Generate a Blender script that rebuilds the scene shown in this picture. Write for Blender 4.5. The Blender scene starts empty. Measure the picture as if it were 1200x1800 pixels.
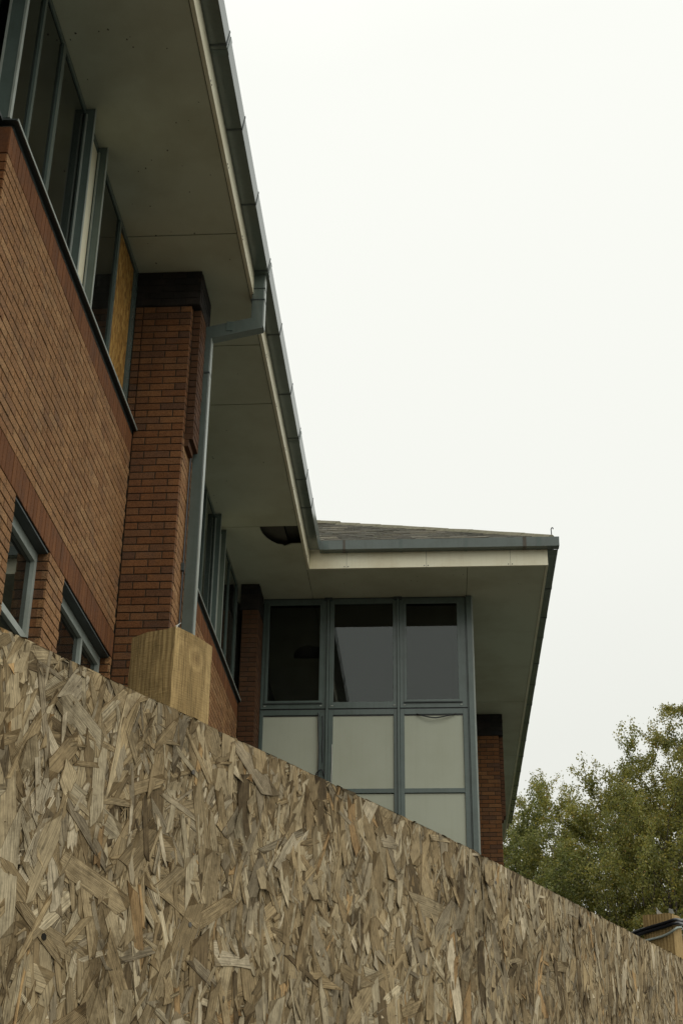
import bpy, bmesh, math, random
import numpy as np
from mathutils import Vector, Matrix

rng = np.random.default_rng(7)
random.seed(7)
scene = bpy.context.scene
COL = scene.collection
EYE = 1.65                      # eye height; heights below are written relative to the eye, E() lifts them

# ------------------------------------------------------------------ camera
YAW, PITCH, ROLL = -0.069882, 0.469272, 0.0125995
cam_d = bpy.data.cameras.new('camera'); cam = bpy.data.objects.new('camera', cam_d); COL.objects.link(cam)
cy, sy, cp, sp = math.cos(YAW), math.sin(YAW), math.cos(PITCH), math.sin(PITCH)
fw = Vector((sy*cp, cy*cp, sp)); rt = Vector((cy, -sy, 0)); up = rt.cross(fw)
c, s = math.cos(ROLL), math.sin(ROLL)
r2 = c*rt + s*up; u2 = -s*rt + c*up
M = Matrix((( r2.x, u2.x, -fw.x, 0), (r2.y, u2.y, -fw.y, 0), (r2.z, u2.z, -fw.z, EYE), (0, 0, 0, 1)))
cam.matrix_world = M
cam_d.sensor_fit = 'VERTICAL'; cam_d.sensor_height = 36.0; cam_d.lens = 2484.30/1800*36
cam_d.clip_start = 0.05; cam_d.clip_end = 2000
scene.camera = cam

# ------------------------------------------------------------------ world, sun, exposure
SUN_EL, SUN_AZ = math.radians(50), math.radians(128)      # azimuth clockwise from +Y: behind and to the right
world = bpy.data.worlds.new('World'); scene.world = world; world.use_nodes = True
nt = world.node_tree; nt.nodes.clear()
out = nt.nodes.new('ShaderNodeOutputWorld'); bg = nt.nodes.new('ShaderNodeBackground')
sky = nt.nodes.new('ShaderNodeTexSky'); sky.sky_type = 'NISHITA'; sky.sun_disc = False
sky.sun_elevation = SUN_EL; sky.sun_rotation = SUN_AZ
tc = nt.nodes.new('ShaderNodeTexCoord'); sx = nt.nodes.new('ShaderNodeSeparateXYZ')
nt.links.new(tc.outputs['Generated'], sx.inputs[0])
nz = nt.nodes.new('ShaderNodeTexNoise'); nz.inputs['Scale'].default_value = 2.2; nz.inputs['Detail'].default_value = 3
nt.links.new(tc.outputs['Generated'], nz.inputs['Vector'])
ad = nt.nodes.new('ShaderNodeMath'); ad.operation = 'MULTIPLY_ADD'; ad.inputs[1].default_value = 0.16; ad.inputs[2].default_value = -0.08
nt.links.new(nz.outputs['Fac'], ad.inputs[0])
sm = nt.nodes.new('ShaderNodeMath'); sm.operation = 'ADD'
nt.links.new(sx.outputs['Z'], sm.inputs[0]); nt.links.new(ad.outputs[0], sm.inputs[1])
cr = nt.nodes.new('ShaderNodeValToRGB')
cr.color_ramp.elements[0].position = 0.0; cr.color_ramp.elements[0].color = (0.80, 0.81, 0.755, 1)
cr.color_ramp.elements[1].position = 1.0; cr.color_ramp.elements[1].color = (1.36, 1.36, 1.30, 1)
e = cr.color_ramp.elements.new(0.30); e.color = (0.865, 0.875, 0.815, 1)
e = cr.color_ramp.elements.new(0.42); e.color = (0.935, 0.945, 0.885, 1)
e = cr.color_ramp.elements.new(0.72); e.color = (1.0, 1.01, 0.95, 1)
nt.links.new(sm.outputs[0], cr.inputs[0])
sc10 = nt.nodes.new('ShaderNodeMix'); sc10.data_type = 'RGBA'; sc10.blend_type = 'MULTIPLY'; sc10.inputs[0].default_value = 1
sc10.clamp_result = False
nt.links.new(cr.outputs['Color'], sc10.inputs[6]); sc10.inputs[7].default_value = (10, 10, 10, 1)
mx = nt.nodes.new('ShaderNodeMix'); mx.data_type = 'RGBA'; mx.inputs[0].default_value = 0.97
nt.links.new(sky.outputs[0], mx.inputs[6]); nt.links.new(sc10.outputs[2], mx.inputs[7])
nt.links.new(mx.outputs[2], bg.inputs['Color']); bg.inputs['Strength'].default_value = 0.1
nt.links.new(bg.outputs[0], out.inputs[0])

sl = bpy.data.lights.new('sun', 'SUN'); sl.energy = 1.0; sl.angle = math.radians(60); sl.color = (1, 0.97, 0.91)
so = bpy.data.objects.new('sun', sl); COL.objects.link(so)
so.rotation_euler = (math.pi/2 - SUN_EL, 0, -SUN_AZ + math.pi)
so.location = (10, -10, 30)

vs = scene.view_settings
vs.view_transform = 'Standard'; vs.look = 'None'; vs.exposure = 0; vs.gamma = 1; vs.use_curve_mapping = False
scene.render.engine = 'CYCLES'
scene.cycles.max_bounces = 8; scene.cycles.transparent_max_bounces = 12

# ------------------------------------------------------------------ materials
def new_mat(name):
    m = bpy.data.materials.new(name); m.use_nodes = True
    n = m.node_tree; return m, n, n.nodes['Principled BSDF']

def N(n, t, **kw):
    x = n.nodes.new(t)
    for k, v in kw.items():
        if k in x.inputs: x.inputs[k].default_value = v
        else: setattr(x, k, v)
    return x

def math_n(n, op, a, b=None, cc=None, clamp=False):
    x = n.nodes.new('ShaderNodeMath'); x.operation = op; x.use_clamp = clamp
    for i, v in enumerate((a, b, cc)):
        if v is None: continue
        if isinstance(v, (int, float)): x.inputs[i].default_value = v
        else: n.links.new(v, x.inputs[i])
    return x.outputs[0]

def scaled_pos(n, sc):
    g = N(n, 'ShaderNodeNewGeometry'); m = N(n, 'ShaderNodeMapping'); m.inputs['Scale'].default_value = sc
    n.links.new(g.outputs['Position'], m.inputs['Vector']); return m.outputs[0]

def noise(n, vec, scale, detail=3, rough=0.55):
    t = N(n, 'ShaderNodeTexNoise'); t.inputs['Scale'].default_value = scale; t.inputs['Detail'].default_value = detail
    t.inputs['Roughness'].default_value = rough
    n.links.new(vec, t.inputs['Vector']); return t.outputs['Fac']

def mix_col(n, f, a, b, mode='MIX'):
    x = N(n, 'ShaderNodeMix'); x.data_type = 'RGBA'; x.blend_type = mode
    for i, v in ((0, f), (6, a), (7, b)):
        if isinstance(v, (int, float)): x.inputs[i].default_value = v
        elif isinstance(v, tuple): x.inputs[i].default_value = (*v, 1)
        else: n.links.new(v, x.inputs[i])
    return x.outputs[2]

def ramp(n, f, stops):
    r = N(n, 'ShaderNodeValToRGB'); el = r.color_ramp.elements
    while len(el) < len(stops): el.new(0.5)
    for q, (p, v) in zip(el, stops):
        q.position = p; q.color = (v, v, v, 1) if isinstance(v, (int, float)) else (*v, 1)
    n.links.new(f, r.inputs[0]); return r.outputs['Color']

def bump(n, b, h, strength=0.3, dist=0.01):
    x = N(n, 'ShaderNodeBump'); x.inputs['Strength'].default_value = strength; x.inputs['Distance'].default_value = dist
    n.links.new(h, x.inputs['Height']); n.links.new(x.outputs[0], b.inputs['Normal'])

def painted(name, col, rough=0.5, dirt=(0.5, 0.46, 0.38), dirt_amt=0.35, scale=3.0, streak=0.25, spec=0.4, fine=0.1):
    """paint with broad grime, vertical rain streaks and fine grain"""
    m, n, b = new_mat(name)
    p = scaled_pos(n, (1, 1, 1))
    big = noise(n, p, scale, 4, 0.6)
    st = noise(n, scaled_pos(n, (28, 28, 0.9)), 1.0, 3, 0.6)
    fi = noise(n, p, 90, 2)
    f1 = ramp(n, big, [(0.42, 0.0), (0.75, 1.0)])
    c1 = mix_col(n, math_n(n, 'MULTIPLY', f1, dirt_amt), col, tuple(a*d for a, d in zip(col, dirt)))
    f2 = ramp(n, st, [(0.52, 0.0), (0.72, 1.0)])
    c2 = mix_col(n, math_n(n, 'MULTIPLY', f2, streak), c1, tuple(a*d for a, d in zip(col, dirt)))
    f3 = math_n(n, 'MULTIPLY_ADD', fi, 2*fine, 1-fine)
    hs = N(n, 'ShaderNodeHueSaturation'); n.links.new(f3, hs.inputs['Value']); n.links.new(c2, hs.inputs['Color'])
    n.links.new(hs.outputs[0], b.inputs['Base Color'])
    b.inputs['Roughness'].default_value = rough; b.inputs['Specular IOR Level'].default_value = spec
    bump(n, b, big, 0.05, 0.02)
    return m

def brick_mat(name, cols, rough=0.9, speck=0.5):
    m, n, b = new_mat(name)
    oi = N(n, 'ShaderNodeObjectInfo'); g = N(n, 'ShaderNodeNewGeometry')
    rnd = math_n(n, 'FRACT', math_n(n, 'ADD', oi.outputs['Random'], g.outputs['Random Per Island']))
    base = ramp(n, rnd, [(i/(len(cols)-1), q) for i, q in enumerate(cols)])
    p = scaled_pos(n, (1, 1, 1))
    sp_ = noise(n, p, 105, 3, 0.75)
    sv = ramp(n, sp_, [(0.36, 1-speck*1.25), (0.5, 1.0), (0.64, 1+speck*0.75)])
    c1 = mix_col(n, 1.0, base, sv, 'MULTIPLY')
    bl = noise(n, p, 5.5, 4, 0.65)
    c2 = mix_col(n, math_n(n, 'MULTIPLY', ramp(n, bl, [(0.5, 0.0), (0.78, 1.0)]), 0.45), c1, (0.075, 0.055, 0.045))
    big = math_n(n, 'MULTIPLY_ADD', noise(n, scaled_pos(n, (7, 7, 0.5)), 1, 4, 0.65), 0.6, math_n(n, 'MULTIPLY', noise(n, p, 0.8, 3), 0.4))
    hs = N(n, 'ShaderNodeHueSaturation'); n.links.new(math_n(n, 'MULTIPLY_ADD', big, 1.0, 0.50), hs.inputs['Value']); n.links.new(c2, hs.inputs['Color'])
    n.links.new(hs.outputs[0], b.inputs['Base Color'])
    b.inputs['Roughness'].default_value = rough; b.inputs['Specular IOR Level'].default_value = 0.2
    bump(n, b, sp_, 0.5, 0.004)
    return m

MAT = {}
MAT['brick'] = brick_mat('brick_clay', [(0.27, 0.138, 0.058), (0.305, 0.165, 0.072), (0.24, 0.118, 0.05), (0.325, 0.185, 0.085), (0.28, 0.145, 0.062), (0.225, 0.118, 0.056)])
MAT['soldier'] = brick_mat('brick_red_clay', [(0.150, 0.060, 0.023), (0.18, 0.074, 0.028), (0.135, 0.055, 0.022), (0.165, 0.066, 0.025)], speck=0.25)
MAT['pier_brick'] = brick_mat('brick_brown_shaded', [(0.16, 0.067, 0.026), (0.19, 0.085, 0.034), (0.14, 0.06, 0.024), (0.205, 0.096, 0.039), (0.105, 0.054, 0.03), (0.175, 0.076, 0.03)], speck=0.3)  # redder brick, with the shade of front faces also put into its colour
MAT['strip_brick'] = brick_mat('brick_shade_and_grime', [(0.085, 0.040, 0.019), (0.105, 0.050, 0.023), (0.07, 0.034, 0.018)], speck=0.25)  # brick darkened by painted recess shade, and by grime on the corner pier
MAT['dark_brick'] = brick_mat('brick_blue_clay', [(0.022, 0.020, 0.017), (0.030, 0.025, 0.020), (0.018, 0.018, 0.017)], speck=0.2)
MAT['mortar'] = painted('mortar_grey_brown', (0.064, 0.051, 0.034), 0.95, scale=6, streak=0.1, spec=0.1, fine=0.3)
MAT['metal'] = painted('green_grey_coated_metal', (0.108, 0.142, 0.126), 0.24, dirt=(0.62, 0.6, 0.55), dirt_amt=0.5, scale=5, streak=0.3, spec=0.6)
MAT['metal_pale'] = painted('grey_coated_metal_edge', (0.34, 0.375, 0.335), 0.35, dirt_amt=0.4, scale=6, spec=0.4)
MAT['gutter_metal'] = painted('green_grey_gutter_coating', (0.112, 0.140, 0.124), 0.20, dirt=(0.62, 0.6, 0.55), dirt_amt=0.45, scale=5, streak=0.25, spec=0.8)
MAT['metal_dark'] = painted('dark_coated_metal', (0.05, 0.062, 0.06), 0.5, dirt_amt=0.4, scale=4, spec=0.4)
MAT['fascia'] = painted('cream_coated_metal', (0.83, 0.785, 0.585), 0.4, dirt=(0.66, 0.56, 0.40), dirt_amt=0.5, scale=1.7, streak=0.12, spec=0.5, fine=0.04)
MAT['soffit'] = painted('soffit_board', (0.60, 0.605, 0.455), 0.75, dirt=(0.70, 0.66, 0.58), dirt_amt=0.65, scale=1.4, streak=0.0, spec=0.2, fine=0.07)
MAT['panel'] = painted('pale_coated_panel', (0.47, 0.495, 0.39), 0.45, dirt=(0.8, 0.78, 0.7), dirt_amt=0.4, scale=1.6, streak=0.15, spec=0.35, fine=0.03)
MAT['void'] = painted('dark_roof_void', (0.022, 0.02, 0.016), 0.9, spec=0.1)
MAT['felt'] = painted('torn_felt', (0.12, 0.112, 0.09), 0.9, scale=9, spec=0.1)
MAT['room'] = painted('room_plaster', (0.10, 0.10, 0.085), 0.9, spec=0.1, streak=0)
MAT['rubber'] = painted('black_rubber', (0.012, 0.013, 0.016), 0.32, dirt=(1.6, 1.6, 1.6), spec=0.5)
MAT['grey_cable'] = painted('pale_grey_plastic', (0.36, 0.41, 0.37), 0.4, scale=14, spec=0.5)
MAT['rust'] = painted('rusty_strap', (0.125, 0.118, 0.10), 0.8, dirt=(1.1, 0.75, 0.55), scale=40, spec=0.2)
MAT['paper'] = painted('white_paper', (0.74, 0.74, 0.68), 0.8, dirt=(0.6, 0.55, 0.4), scale=60, spec=0.1)
MAT['ridge'] = painted('mossy_concrete', (0.21, 0.195, 0.145), 0.95, dirt=(0.5, 0.55, 0.38), dirt_amt=0.7, scale=14, spec=0.1, fine=0.35)
MAT['asphalt'] = painted('asphalt', (0.095, 0.096, 0.084), 0.95, scale=0.6, streak=0, spec=0.15, fine=0.4)

def slate_mat():
    m, n, b = new_mat('slate')
    oi = N(n, 'ShaderNodeObjectInfo')
    base = ramp(n, oi.outputs['Random'], [(0, (0.075, 0.07, 0.056)), (0.35, (0.135, 0.122, 0.09)), (0.7, (0.10, 0.098, 0.078)), (1, (0.19, 0.168, 0.118))])
    p = scaled_pos(n, (1, 1, 1))
    l = noise(n, p, 22, 4, 0.7)
    c2 = mix_col(n, math_n(n, 'MULTIPLY', ramp(n, l, [(0.56, 0.0), (0.72, 1.0)]), 0.75), base, (0.26, 0.27, 0.17))
    n.links.new(c2, b.inputs['Base Color']); b.inputs['Roughness'].default_value = 0.85
    bump(n, b, noise(n, p, 45, 5, 0.7), 1.0, 0.014)
    return m
MAT['slate'] = slate_mat()

def glass_mat():
    m, n, b = new_mat('dark_glass'); n.nodes.remove(b)
    o = n.nodes['Material Output']
    tr = N(n, 'ShaderNodeBsdfTransparent'); tr.inputs['Color'].default_value = (0.42, 0.45, 0.43, 1)
    gl = N(n, 'ShaderNodeBsdfGlossy'); gl.inputs['Roughness'].default_value = 0.012; gl.inputs['Color'].default_value = (0.86, 0.9, 0.88, 1)
    fr = N(n, 'ShaderNodeFresnel'); fr.inputs['IOR'].default_value = 1.68
    bp_ = N(n, 'ShaderNodeBump'); bp_.inputs['Strength'].default_value = 0.02; bp_.inputs['Distance'].default_value = 0.02
    n.links.new(noise(n, scaled_pos(n, (1, 1, 1)), 1.6, 1), bp_.inputs['Height'])
    n.links.new(bp_.outputs[0], gl.inputs['Normal'])
    mx_ = N(n, 'ShaderNodeMixShader')
    n.links.new(fr.outputs[0], mx_.inputs[0]); n.links.new(tr.outputs[0], mx_.inputs[1]); n.links.new(gl.outputs[0], mx_.inputs[2])
    # thin film of dust on the pane
    du = N(n, 'ShaderNodeBsdfDiffuse'); du.inputs['Color'].default_value = (0.3, 0.3, 0.26, 1)
    m2 = N(n, 'ShaderNodeMixShader')
    n.links.new(math_n(n, 'MULTIPLY', ramp(n, noise(n, scaled_pos(n, (6, 6, 1.5)), 1.5, 4), [(0.35, 0.25), (0.8, 1.0)]), 0.038), m2.inputs[0])
    n.links.new(mx_.outputs[0], m2.inputs[1]); n.links.new(du.outputs[0], m2.inputs[2])
    n.links.new(m2.outputs[0], o.inputs['Surface'])
    return m
MAT['glass'] = glass_mat()

def strand_mat():
    """weathered wood chips: colour per chip (attribute), grain along the chip (UV in metres)"""
    m, n, b = new_mat('weathered_wood_strand')
    at = N(n, 'ShaderNodeAttribute'); at.attribute_name = 'tint'
    uv = N(n, 'ShaderNodeUVMap'); uv.uv_map = 'grain'
    mp = N(n, 'ShaderNodeMapping'); mp.inputs['Scale'].default_value = (520, 16, 1); n.links.new(uv.outputs[0], mp.inputs['Vector'])
    g1 = noise(n, mp.outputs[0], 1.0, 3, 0.65)
    mp2 = N(n, 'ShaderNodeMapping'); mp2.inputs['Scale'].default_value = (300, 9, 1); n.links.new(uv.outputs[0], mp2.inputs['Vector'])
    wv = N(n, 'ShaderNodeTexWave'); wv.wave_type = 'BANDS'; wv.bands_direction = 'X'; wv.inputs['Scale'].default_value = 0.55
    wv.inputs['Distortion'].default_value = 3.5; wv.inputs['Detail'].default_value = 2; wv.inputs['Detail Scale'].default_value = 0.6
    n.links.new(mp2.outputs[0], wv.inputs['Vector'])
    mp3 = N(n, 'ShaderNodeMapping'); mp3.inputs['Scale'].default_value = (60, 40, 1); n.links.new(uv.outputs[0], mp3.inputs['Vector'])
    bl = noise(n, mp3.outputs[0], 1.0, 4, 0.6)
    v1 = ramp(n, g1, [(0.3, 0.42), (0.5, 1.0), (0.72, 1.42)])
    c1 = mix_col(n, 1.0, at.outputs['Color'], v1, 'MULTIPLY')
    wf = ramp(n, wv.outputs['Fac'], [(0.0, 0.42), (0.4, 1.0), (1.0, 1.18)])
    c2 = mix_col(n, math_n(n, 'MULTIPLY', at.outputs['Alpha'], 0.85), c1, mix_col(n, 1.0, c1, wf, 'MULTIPLY'))
    # grey weathering and a few tan patches
    c3 = mix_col(n, math_n(n, 'MULTIPLY', ramp(n, bl, [(0.45, 0.0), (0.75, 1.0)]), 0.5), c2, mix_col(n, 1.0, c2, (0.62, 0.60, 0.56), 'MULTIPLY'))
    # short dark checks across the chip
    mp4 = N(n, 'ShaderNodeMapping'); mp4.inputs['Scale'].default_value = (170, 75, 1); mp4.inputs['Rotation'].default_value = (0, 0, 0.7); n.links.new(uv.outputs[0], mp4.inputs['Vector'])
    ck = noise(n, mp4.outputs[0], 1.0, 1, 0.4)
    c4 = mix_col(n, math_n(n, 'MULTIPLY', ramp(n, ck, [(0.70, 0.0), (0.77, 1.0)]), 0.6), c3, (0.045, 0.036, 0.022))
    pw = scaled_pos(n, (1, 1, 1))
    blend = math_n(n, 'ADD', math_n(n, 'MULTIPLY', noise(n, pw, 7, 4, 0.6), 0.55), math_n(n, 'MULTIPLY', noise(n, pw, 70, 4, 0.7), 0.45))
    c5 = mix_col(n, 1.0, c4, ramp(n, blend, [(0.36, (0.54, 0.52, 0.49)), (0.5, (1.0, 1.0, 1.0)), (0.64, (1.30, 1.30, 1.30))]), 'MULTIPLY')
    rm_ = N(n, 'ShaderNodeAttribute'); rm_.attribute_name = 'rim_shade'
    rj = math_n(n, 'ADD', rm_.outputs['Fac'], math_n(n, 'MULTIPLY_ADD', bl, 0.5, -0.25))
    c6 = mix_col(n, 1.0, c5, ramp(n, rj, [(0.0, (0.50, 0.46, 0.40)), (0.24, (1.0, 1.0, 1.0))]), 'MULTIPLY')  # shadow lines between chips put into the edge colour
    n.links.new(c6, b.inputs['Base Color'])
    b.inputs['Roughness'].default_value = 0.85; b.inputs['Specular IOR Level'].default_value = 0.15
    hh = math_n(n, 'ADD', g1, math_n(n, 'MULTIPLY', math_n(n, 'MULTIPLY', wv.outputs['Fac'], at.outputs['Alpha']), 0.6))
    bump(n, b, hh, 0.55, 0.0012)
    return m
MAT['strand'] = strand_mat()

def board_mat(name, cols, sx_=55, sz=55):
    m, n, b = new_mat(name)
    p = scaled_pos(n, (1, 1, 1))
    v = N(n, 'ShaderNodeTexVoronoi'); v.inputs['Scale'].default_value = 1.0
    n.links.new(scaled_pos(n, (sx_, sx_, sz)), v.inputs['Vector'])
    sep = N(n, 'ShaderNodeSeparateColor'); n.links.new(v.outputs['Color'], sep.inputs[0])
    c1 = ramp(n, sep.outputs[0], [(i/(len(cols)-1), q) for i, q in enumerate(cols)])
    gr = noise(n, scaled_pos(n, (250, 250, 30)), 1, 3)
    c2 = mix_col(n, 1.0, c1, ramp(n, gr, [(0.3, 0.6), (0.7, 1.2)]), 'MULTIPLY')
    n.links.new(c2, b.inputs['Base Color']); b.inputs['Roughness'].default_value = 0.85; b.inputs['Specular IOR Level'].default_value = 0.15
    bump(n, b, sep.outputs[1], 0.4, 0.003)
    return m
MAT['board'] = board_mat('chipboard_core', [(0.085, 0.066, 0.036), (0.14, 0.11, 0.065), (0.055, 0.042, 0.024), (0.17, 0.135, 0.08)], 160, 45)
MAT['fresh_board'] = board_mat('yellow_chipboard', [(0.28, 0.145, 0.034), (0.40, 0.22, 0.055), (0.16, 0.075, 0.018), (0.50, 0.30, 0.085), (0.31, 0.16, 0.036), (0.22, 0.11, 0.026)], 46, 16)

def timber_mat(name, base, dark, knot):
    """sawn softwood: growth rings, saw marks, one knot (world position)"""
    m, n, b = new_mat(name)
    p = scaled_pos(n, (1, 1, 1))
    vm = N(n, 'ShaderNodeVectorMath'); vm.operation = 'DISTANCE'; n.links.new(p, vm.inputs[0]); vm.inputs[1].default_value = knot
    dist = vm.outputs['Value']
    pull = ramp(n, dist, [(0.0, 1.0), (0.034, 0.0)])
    # rings: distance from an axis, bent round the knot
    w = N(n, 'ShaderNodeTexWave'); w.wave_type = 'BANDS'; w.bands_direction = 'X'; w.inputs['Scale'].default_value = 1.0
    w.inputs['Distortion'].default_value = 2.2; w.inputs['Detail'].default_value = 3; w.inputs['Detail Scale'].default_value = 0.8
    mp = N(n, 'ShaderNodeMapping'); mp.inputs['Scale'].default_value = (34, 30, 1.6); mp.inputs['Rotation'].default_value = (0, 0, 0.55)
    n.links.new(p, mp.inputs['Vector'])
    kv = N(n, 'ShaderNodeVectorMath'); kv.operation = 'SCALE'; kv.inputs[0].default_value = (0.3, 0, 0)
    n.links.new(pull, kv.inputs['Scale'])
    av = N(n, 'ShaderNodeVectorMath'); av.operation = 'ADD'; n.links.new(mp.outputs[0], av.inputs[0]); n.links.new(kv.outputs[0], av.inputs[1])
    n.links.new(av.outputs[0], w.inputs['Vector'])
    fib = noise(n, scaled_pos(n, (430, 430, 16)), 1, 3, 0.6)
    saw = noise(n, scaled_pos(n, (60, 60, 420)), 1, 2)
    big = noise(n, p, 16, 3)
    c1 = mix_col(n, ramp(n, w.outputs['Fac'], [(0.25, 0.0), (0.9, 0.62)]), base, dark)
    c2 = mix_col(n, 1.0, c1, ramp(n, fib, [(0.3, 0.5), (0.5, 1.0), (0.72, 1.35)]), 'MULTIPLY')
    c3 = mix_col(n, math_n(n, 'MULTIPLY', ramp(n, big, [(0.45, 0.0), (0.75, 1.0)]), 0.45), c2, tuple(a*0.55 for a in base))
    kn = ramp(n, math_n(n, 'ADD', dist, math_n(n, 'MULTIPLY', big, 0.008)), [(0.006, (0.15, 0.09, 0.038)), (0.011, (0.20, 0.125, 0.052)), (0.015, (0.13, 0.08, 0.033)), (0.020, (0.21, 0.13, 0.055))])
    kf = ramp(n, math_n(n, 'ADD', dist, math_n(n, 'MULTIPLY', big, 0.008)), [(0.010, 0.6), (0.022, 0.0)])
    c4 = mix_col(n, kf, c3, kn)
    n.links.new(c4, b.inputs['Base Color']); b.inputs['Roughness'].default_value = 0.85; b.inputs['Specular IOR Level'].default_value = 0.15
    bump(n, b, math_n(n, 'ADD', fib, math_n(n, 'MULTIPLY', saw, 0.9)), 0.5, 0.0018)
    return m

def leaf_mat(name, cols):
    m, n, b = new_mat(name); n.nodes.remove(b); o = n.nodes['Material Output']
    g = N(n, 'ShaderNodeNewGeometry')
    c1 = ramp(n, g.outputs['Random Per Island'], cols)
    cl = noise(n, scaled_pos(n, (1, 1, 1)), 1.1, 3)
    c2 = mix_col(n, 1.0, c1, ramp(n, cl, [(0.3, (0.75, 0.78, 0.75)), (0.7, (1.25, 1.15, 1.0))]), 'MULTIPLY')
    d = N(n, 'ShaderNodeBsdfDiffuse'); t = N(n, 'ShaderNodeBsdfTranslucent'); gl = N(n, 'ShaderNodeBsdfGlossy'); gl.inputs['Roughness'].default_value = 0.45
    n.links.new(c2, d.inputs['Color']); n.links.new(c2, t.inputs['Color'])
    m1 = N(n, 'ShaderNodeMixShader'); m1.inputs[0].default_value = 0.42
    n.links.new(d.outputs[0], m1.inputs[1]); n.links.new(t.outputs[0], m1.inputs[2])
    m2 = N(n, 'ShaderNodeMixShader'); m2.inputs[0].default_value = 0.04
    n.links.new(m1.outputs[0], m2.inputs[1]); n.links.new(gl.outputs[0], m2.inputs[2]); n.links.new(m2.outputs[0], o.inputs['Surface'])
    return m
MAT['leaf_olive'] = leaf_mat('birch_leaf_olive', [(0.0, (0.17, 0.195, 0.05)), (0.5, (0.25, 0.26, 0.065)), (0.88, (0.34, 0.32, 0.075)), (0.985, (0.46, 0.39, 0.085)), (1.0, (0.38, 0.20, 0.06))])
MAT['leaf_green'] = leaf_mat('birch_leaf_green', [(0.0, (0.155, 0.19, 0.058)), (0.6, (0.225, 0.25, 0.072)), (0.93, (0.30, 0.305, 0.08)), (1.0, (0.42, 0.35, 0.08))])
MAT['leaf_rust'] = leaf_mat('birch_leaf_autumn', [(0.0, (0.17, 0.195, 0.055)), (0.5, (0.255, 0.26, 0.066)), (0.9, (0.33, 0.31, 0.075)), (0.985, (0.44, 0.35, 0.075)), (1.0, (0.40, 0.20, 0.06))])
MAT['bark'] = painted('birch_bark', (0.10, 0.085, 0.07), 0.9, dirt=(0.4, 0.4, 0.4), dirt_amt=0.8, scale=7, streak=0.2, spec=0.1)

# ------------------------------------------------------------------ object helpers
WL = {}                         # world location of every object made here

def thing(name, loc, label, cat, group=None):
    o = bpy.data.objects.new(name, None); COL.objects.link(o); o.location = loc; o.empty_display_size = 0.2
    WL[o] = Vector(loc); o['label'] = label; o['category'] = cat
    if group: o['group'] = group
    return o

def link(name, me, parent, wloc):
    o = bpy.data.objects.new(name, me); COL.objects.link(o)
    w = Vector(wloc); WL[o] = w
    if parent is not None:
        o.parent = parent; o.location = w - WL[parent]
    else: o.location = w
    return o

class MB:
    """collects faces in world coordinates (heights relative to the eye) and links them as one mesh object"""
    def __init__(self): self.v = []; self.f = []
    def quad_box(self, x0, x1, y0, y1, z0, z1):
        x0, x1 = sorted((x0, x1)); y0, y1 = sorted((y0, y1)); z0, z1 = sorted((z0, z1))
        b = len(self.v)
        self.v += [(x, y, z) for z in (z0, z1) for y in (y0, y1) for x in (x0, x1)]
        self.f += [tuple(b+i for i in q) for q in ((0, 2, 3, 1), (4, 5, 7, 6), (0, 1, 5, 4), (2, 6, 7, 3), (0, 4, 6, 2), (1, 3, 7, 5))]
        return self
    box = quad_box
    def poly_prism(self, pts, axis, a0, a1):
        """pts: 2D polygon in the two other axes (x,y,z order), extruded along axis from a0 to a1"""
        b = len(self.v); k = len(pts)
        for a in (a0, a1):
            for p in pts:
                q = list(p); q.insert(axis, a); self.v.append(tuple(q))
        self.f += [tuple(range(b, b+k)), tuple(range(b+2*k-1, b+k-1, -1))]
        for i in range(k):
            j = (i+1) % k; self.f.append((b+i, b+k+i, b+k+j, b+j))
        return self
    def mesh_prism(self, top, bot):
        b = len(self.v); k = len(top); self.v += [tuple(p) for p in top] + [tuple(p) for p in bot]
        self.f += [tuple(range(b, b+k)), tuple(range(b+2*k-1, b+k-1, -1))]
        for i in range(k):
            j = (i+1) % k; self.f.append((b+i, b+k+i, b+k+j, b+j))
        return self
    def tube(self, pts, r, seg=8):
        pts = [Vector(p) for p in pts]; b = len(self.v)
        rr = r if isinstance(r, (list, tuple)) else [r]*len(pts)
        prev = None
        for i, p in enumerate(pts):
            t = (pts[min(i+1, len(pts)-1)] - pts[max(i-1, 0)]).normalized()
            a = t.cross(Vector((0, 0, 1)) if abs(t.z) < 0.9 else Vector((1, 0, 0))).normalized() if prev is None else (prev - t*prev.dot(t)).normalized()
            prev = a; bb = t.cross(a)
            for k in range(seg):
                an = 2*math.pi*k/seg; self.v.append(tuple(p + (a*math.cos(an) + bb*math.sin(an))*rr[i]))
        for i in range(len(pts)-1):
            for k in range(seg):
                j = (k+1) % seg; self.f.append((b+i*seg+k, b+i*seg+j, b+(i+1)*seg+j, b+(i+1)*seg+k))
        self.f += [tuple(b+k for k in reversed(range(seg))), tuple(b+(len(pts)-1)*seg+k for k in range(seg))]
        return self
    def build(self, name, mat, parent=None, bevel=0.0, recalc=True, smooth=False):
        vv = np.array(self.v, float); lo, hi = vv.min(0), vv.max(0); cen = (lo+hi)/2
        me = bpy.data.meshes.new(name); me.from_pydata([tuple(q) for q in vv-cen], [], self.f)
        if recalc or bevel:
            bm = bmesh.new(); bm.from_mesh(me)
            if recalc: bmesh.ops.recalc_face_normals(bm, faces=bm.faces)
            if bevel:
                bmesh.ops.bevel(bm, geom=[e_ for e_ in bm.edges if len(e_.link_faces) == 2 and e_.calc_face_angle(0) > 0.5], offset=bevel, segments=2, affect='EDGES', profile=0.6)
            bm.to_mesh(me); bm.free()
        if smooth:
            for p in me.polygons: p.use_smooth = True
        me.materials.append(MAT[mat] if isinstance(mat, str) else mat)
        return link(name, me, parent, (cen[0], cen[1], cen[2]+EYE))

def E(p): return (p[0], p[1], p[2]+EYE)
def box(name, mat, parent, x0, x1, y0, y1, z0, z1, bevel=0.0):
    return MB().box(x0, x1, y0, y1, z0, z1).build(name, mat, parent, bevel)

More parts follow.
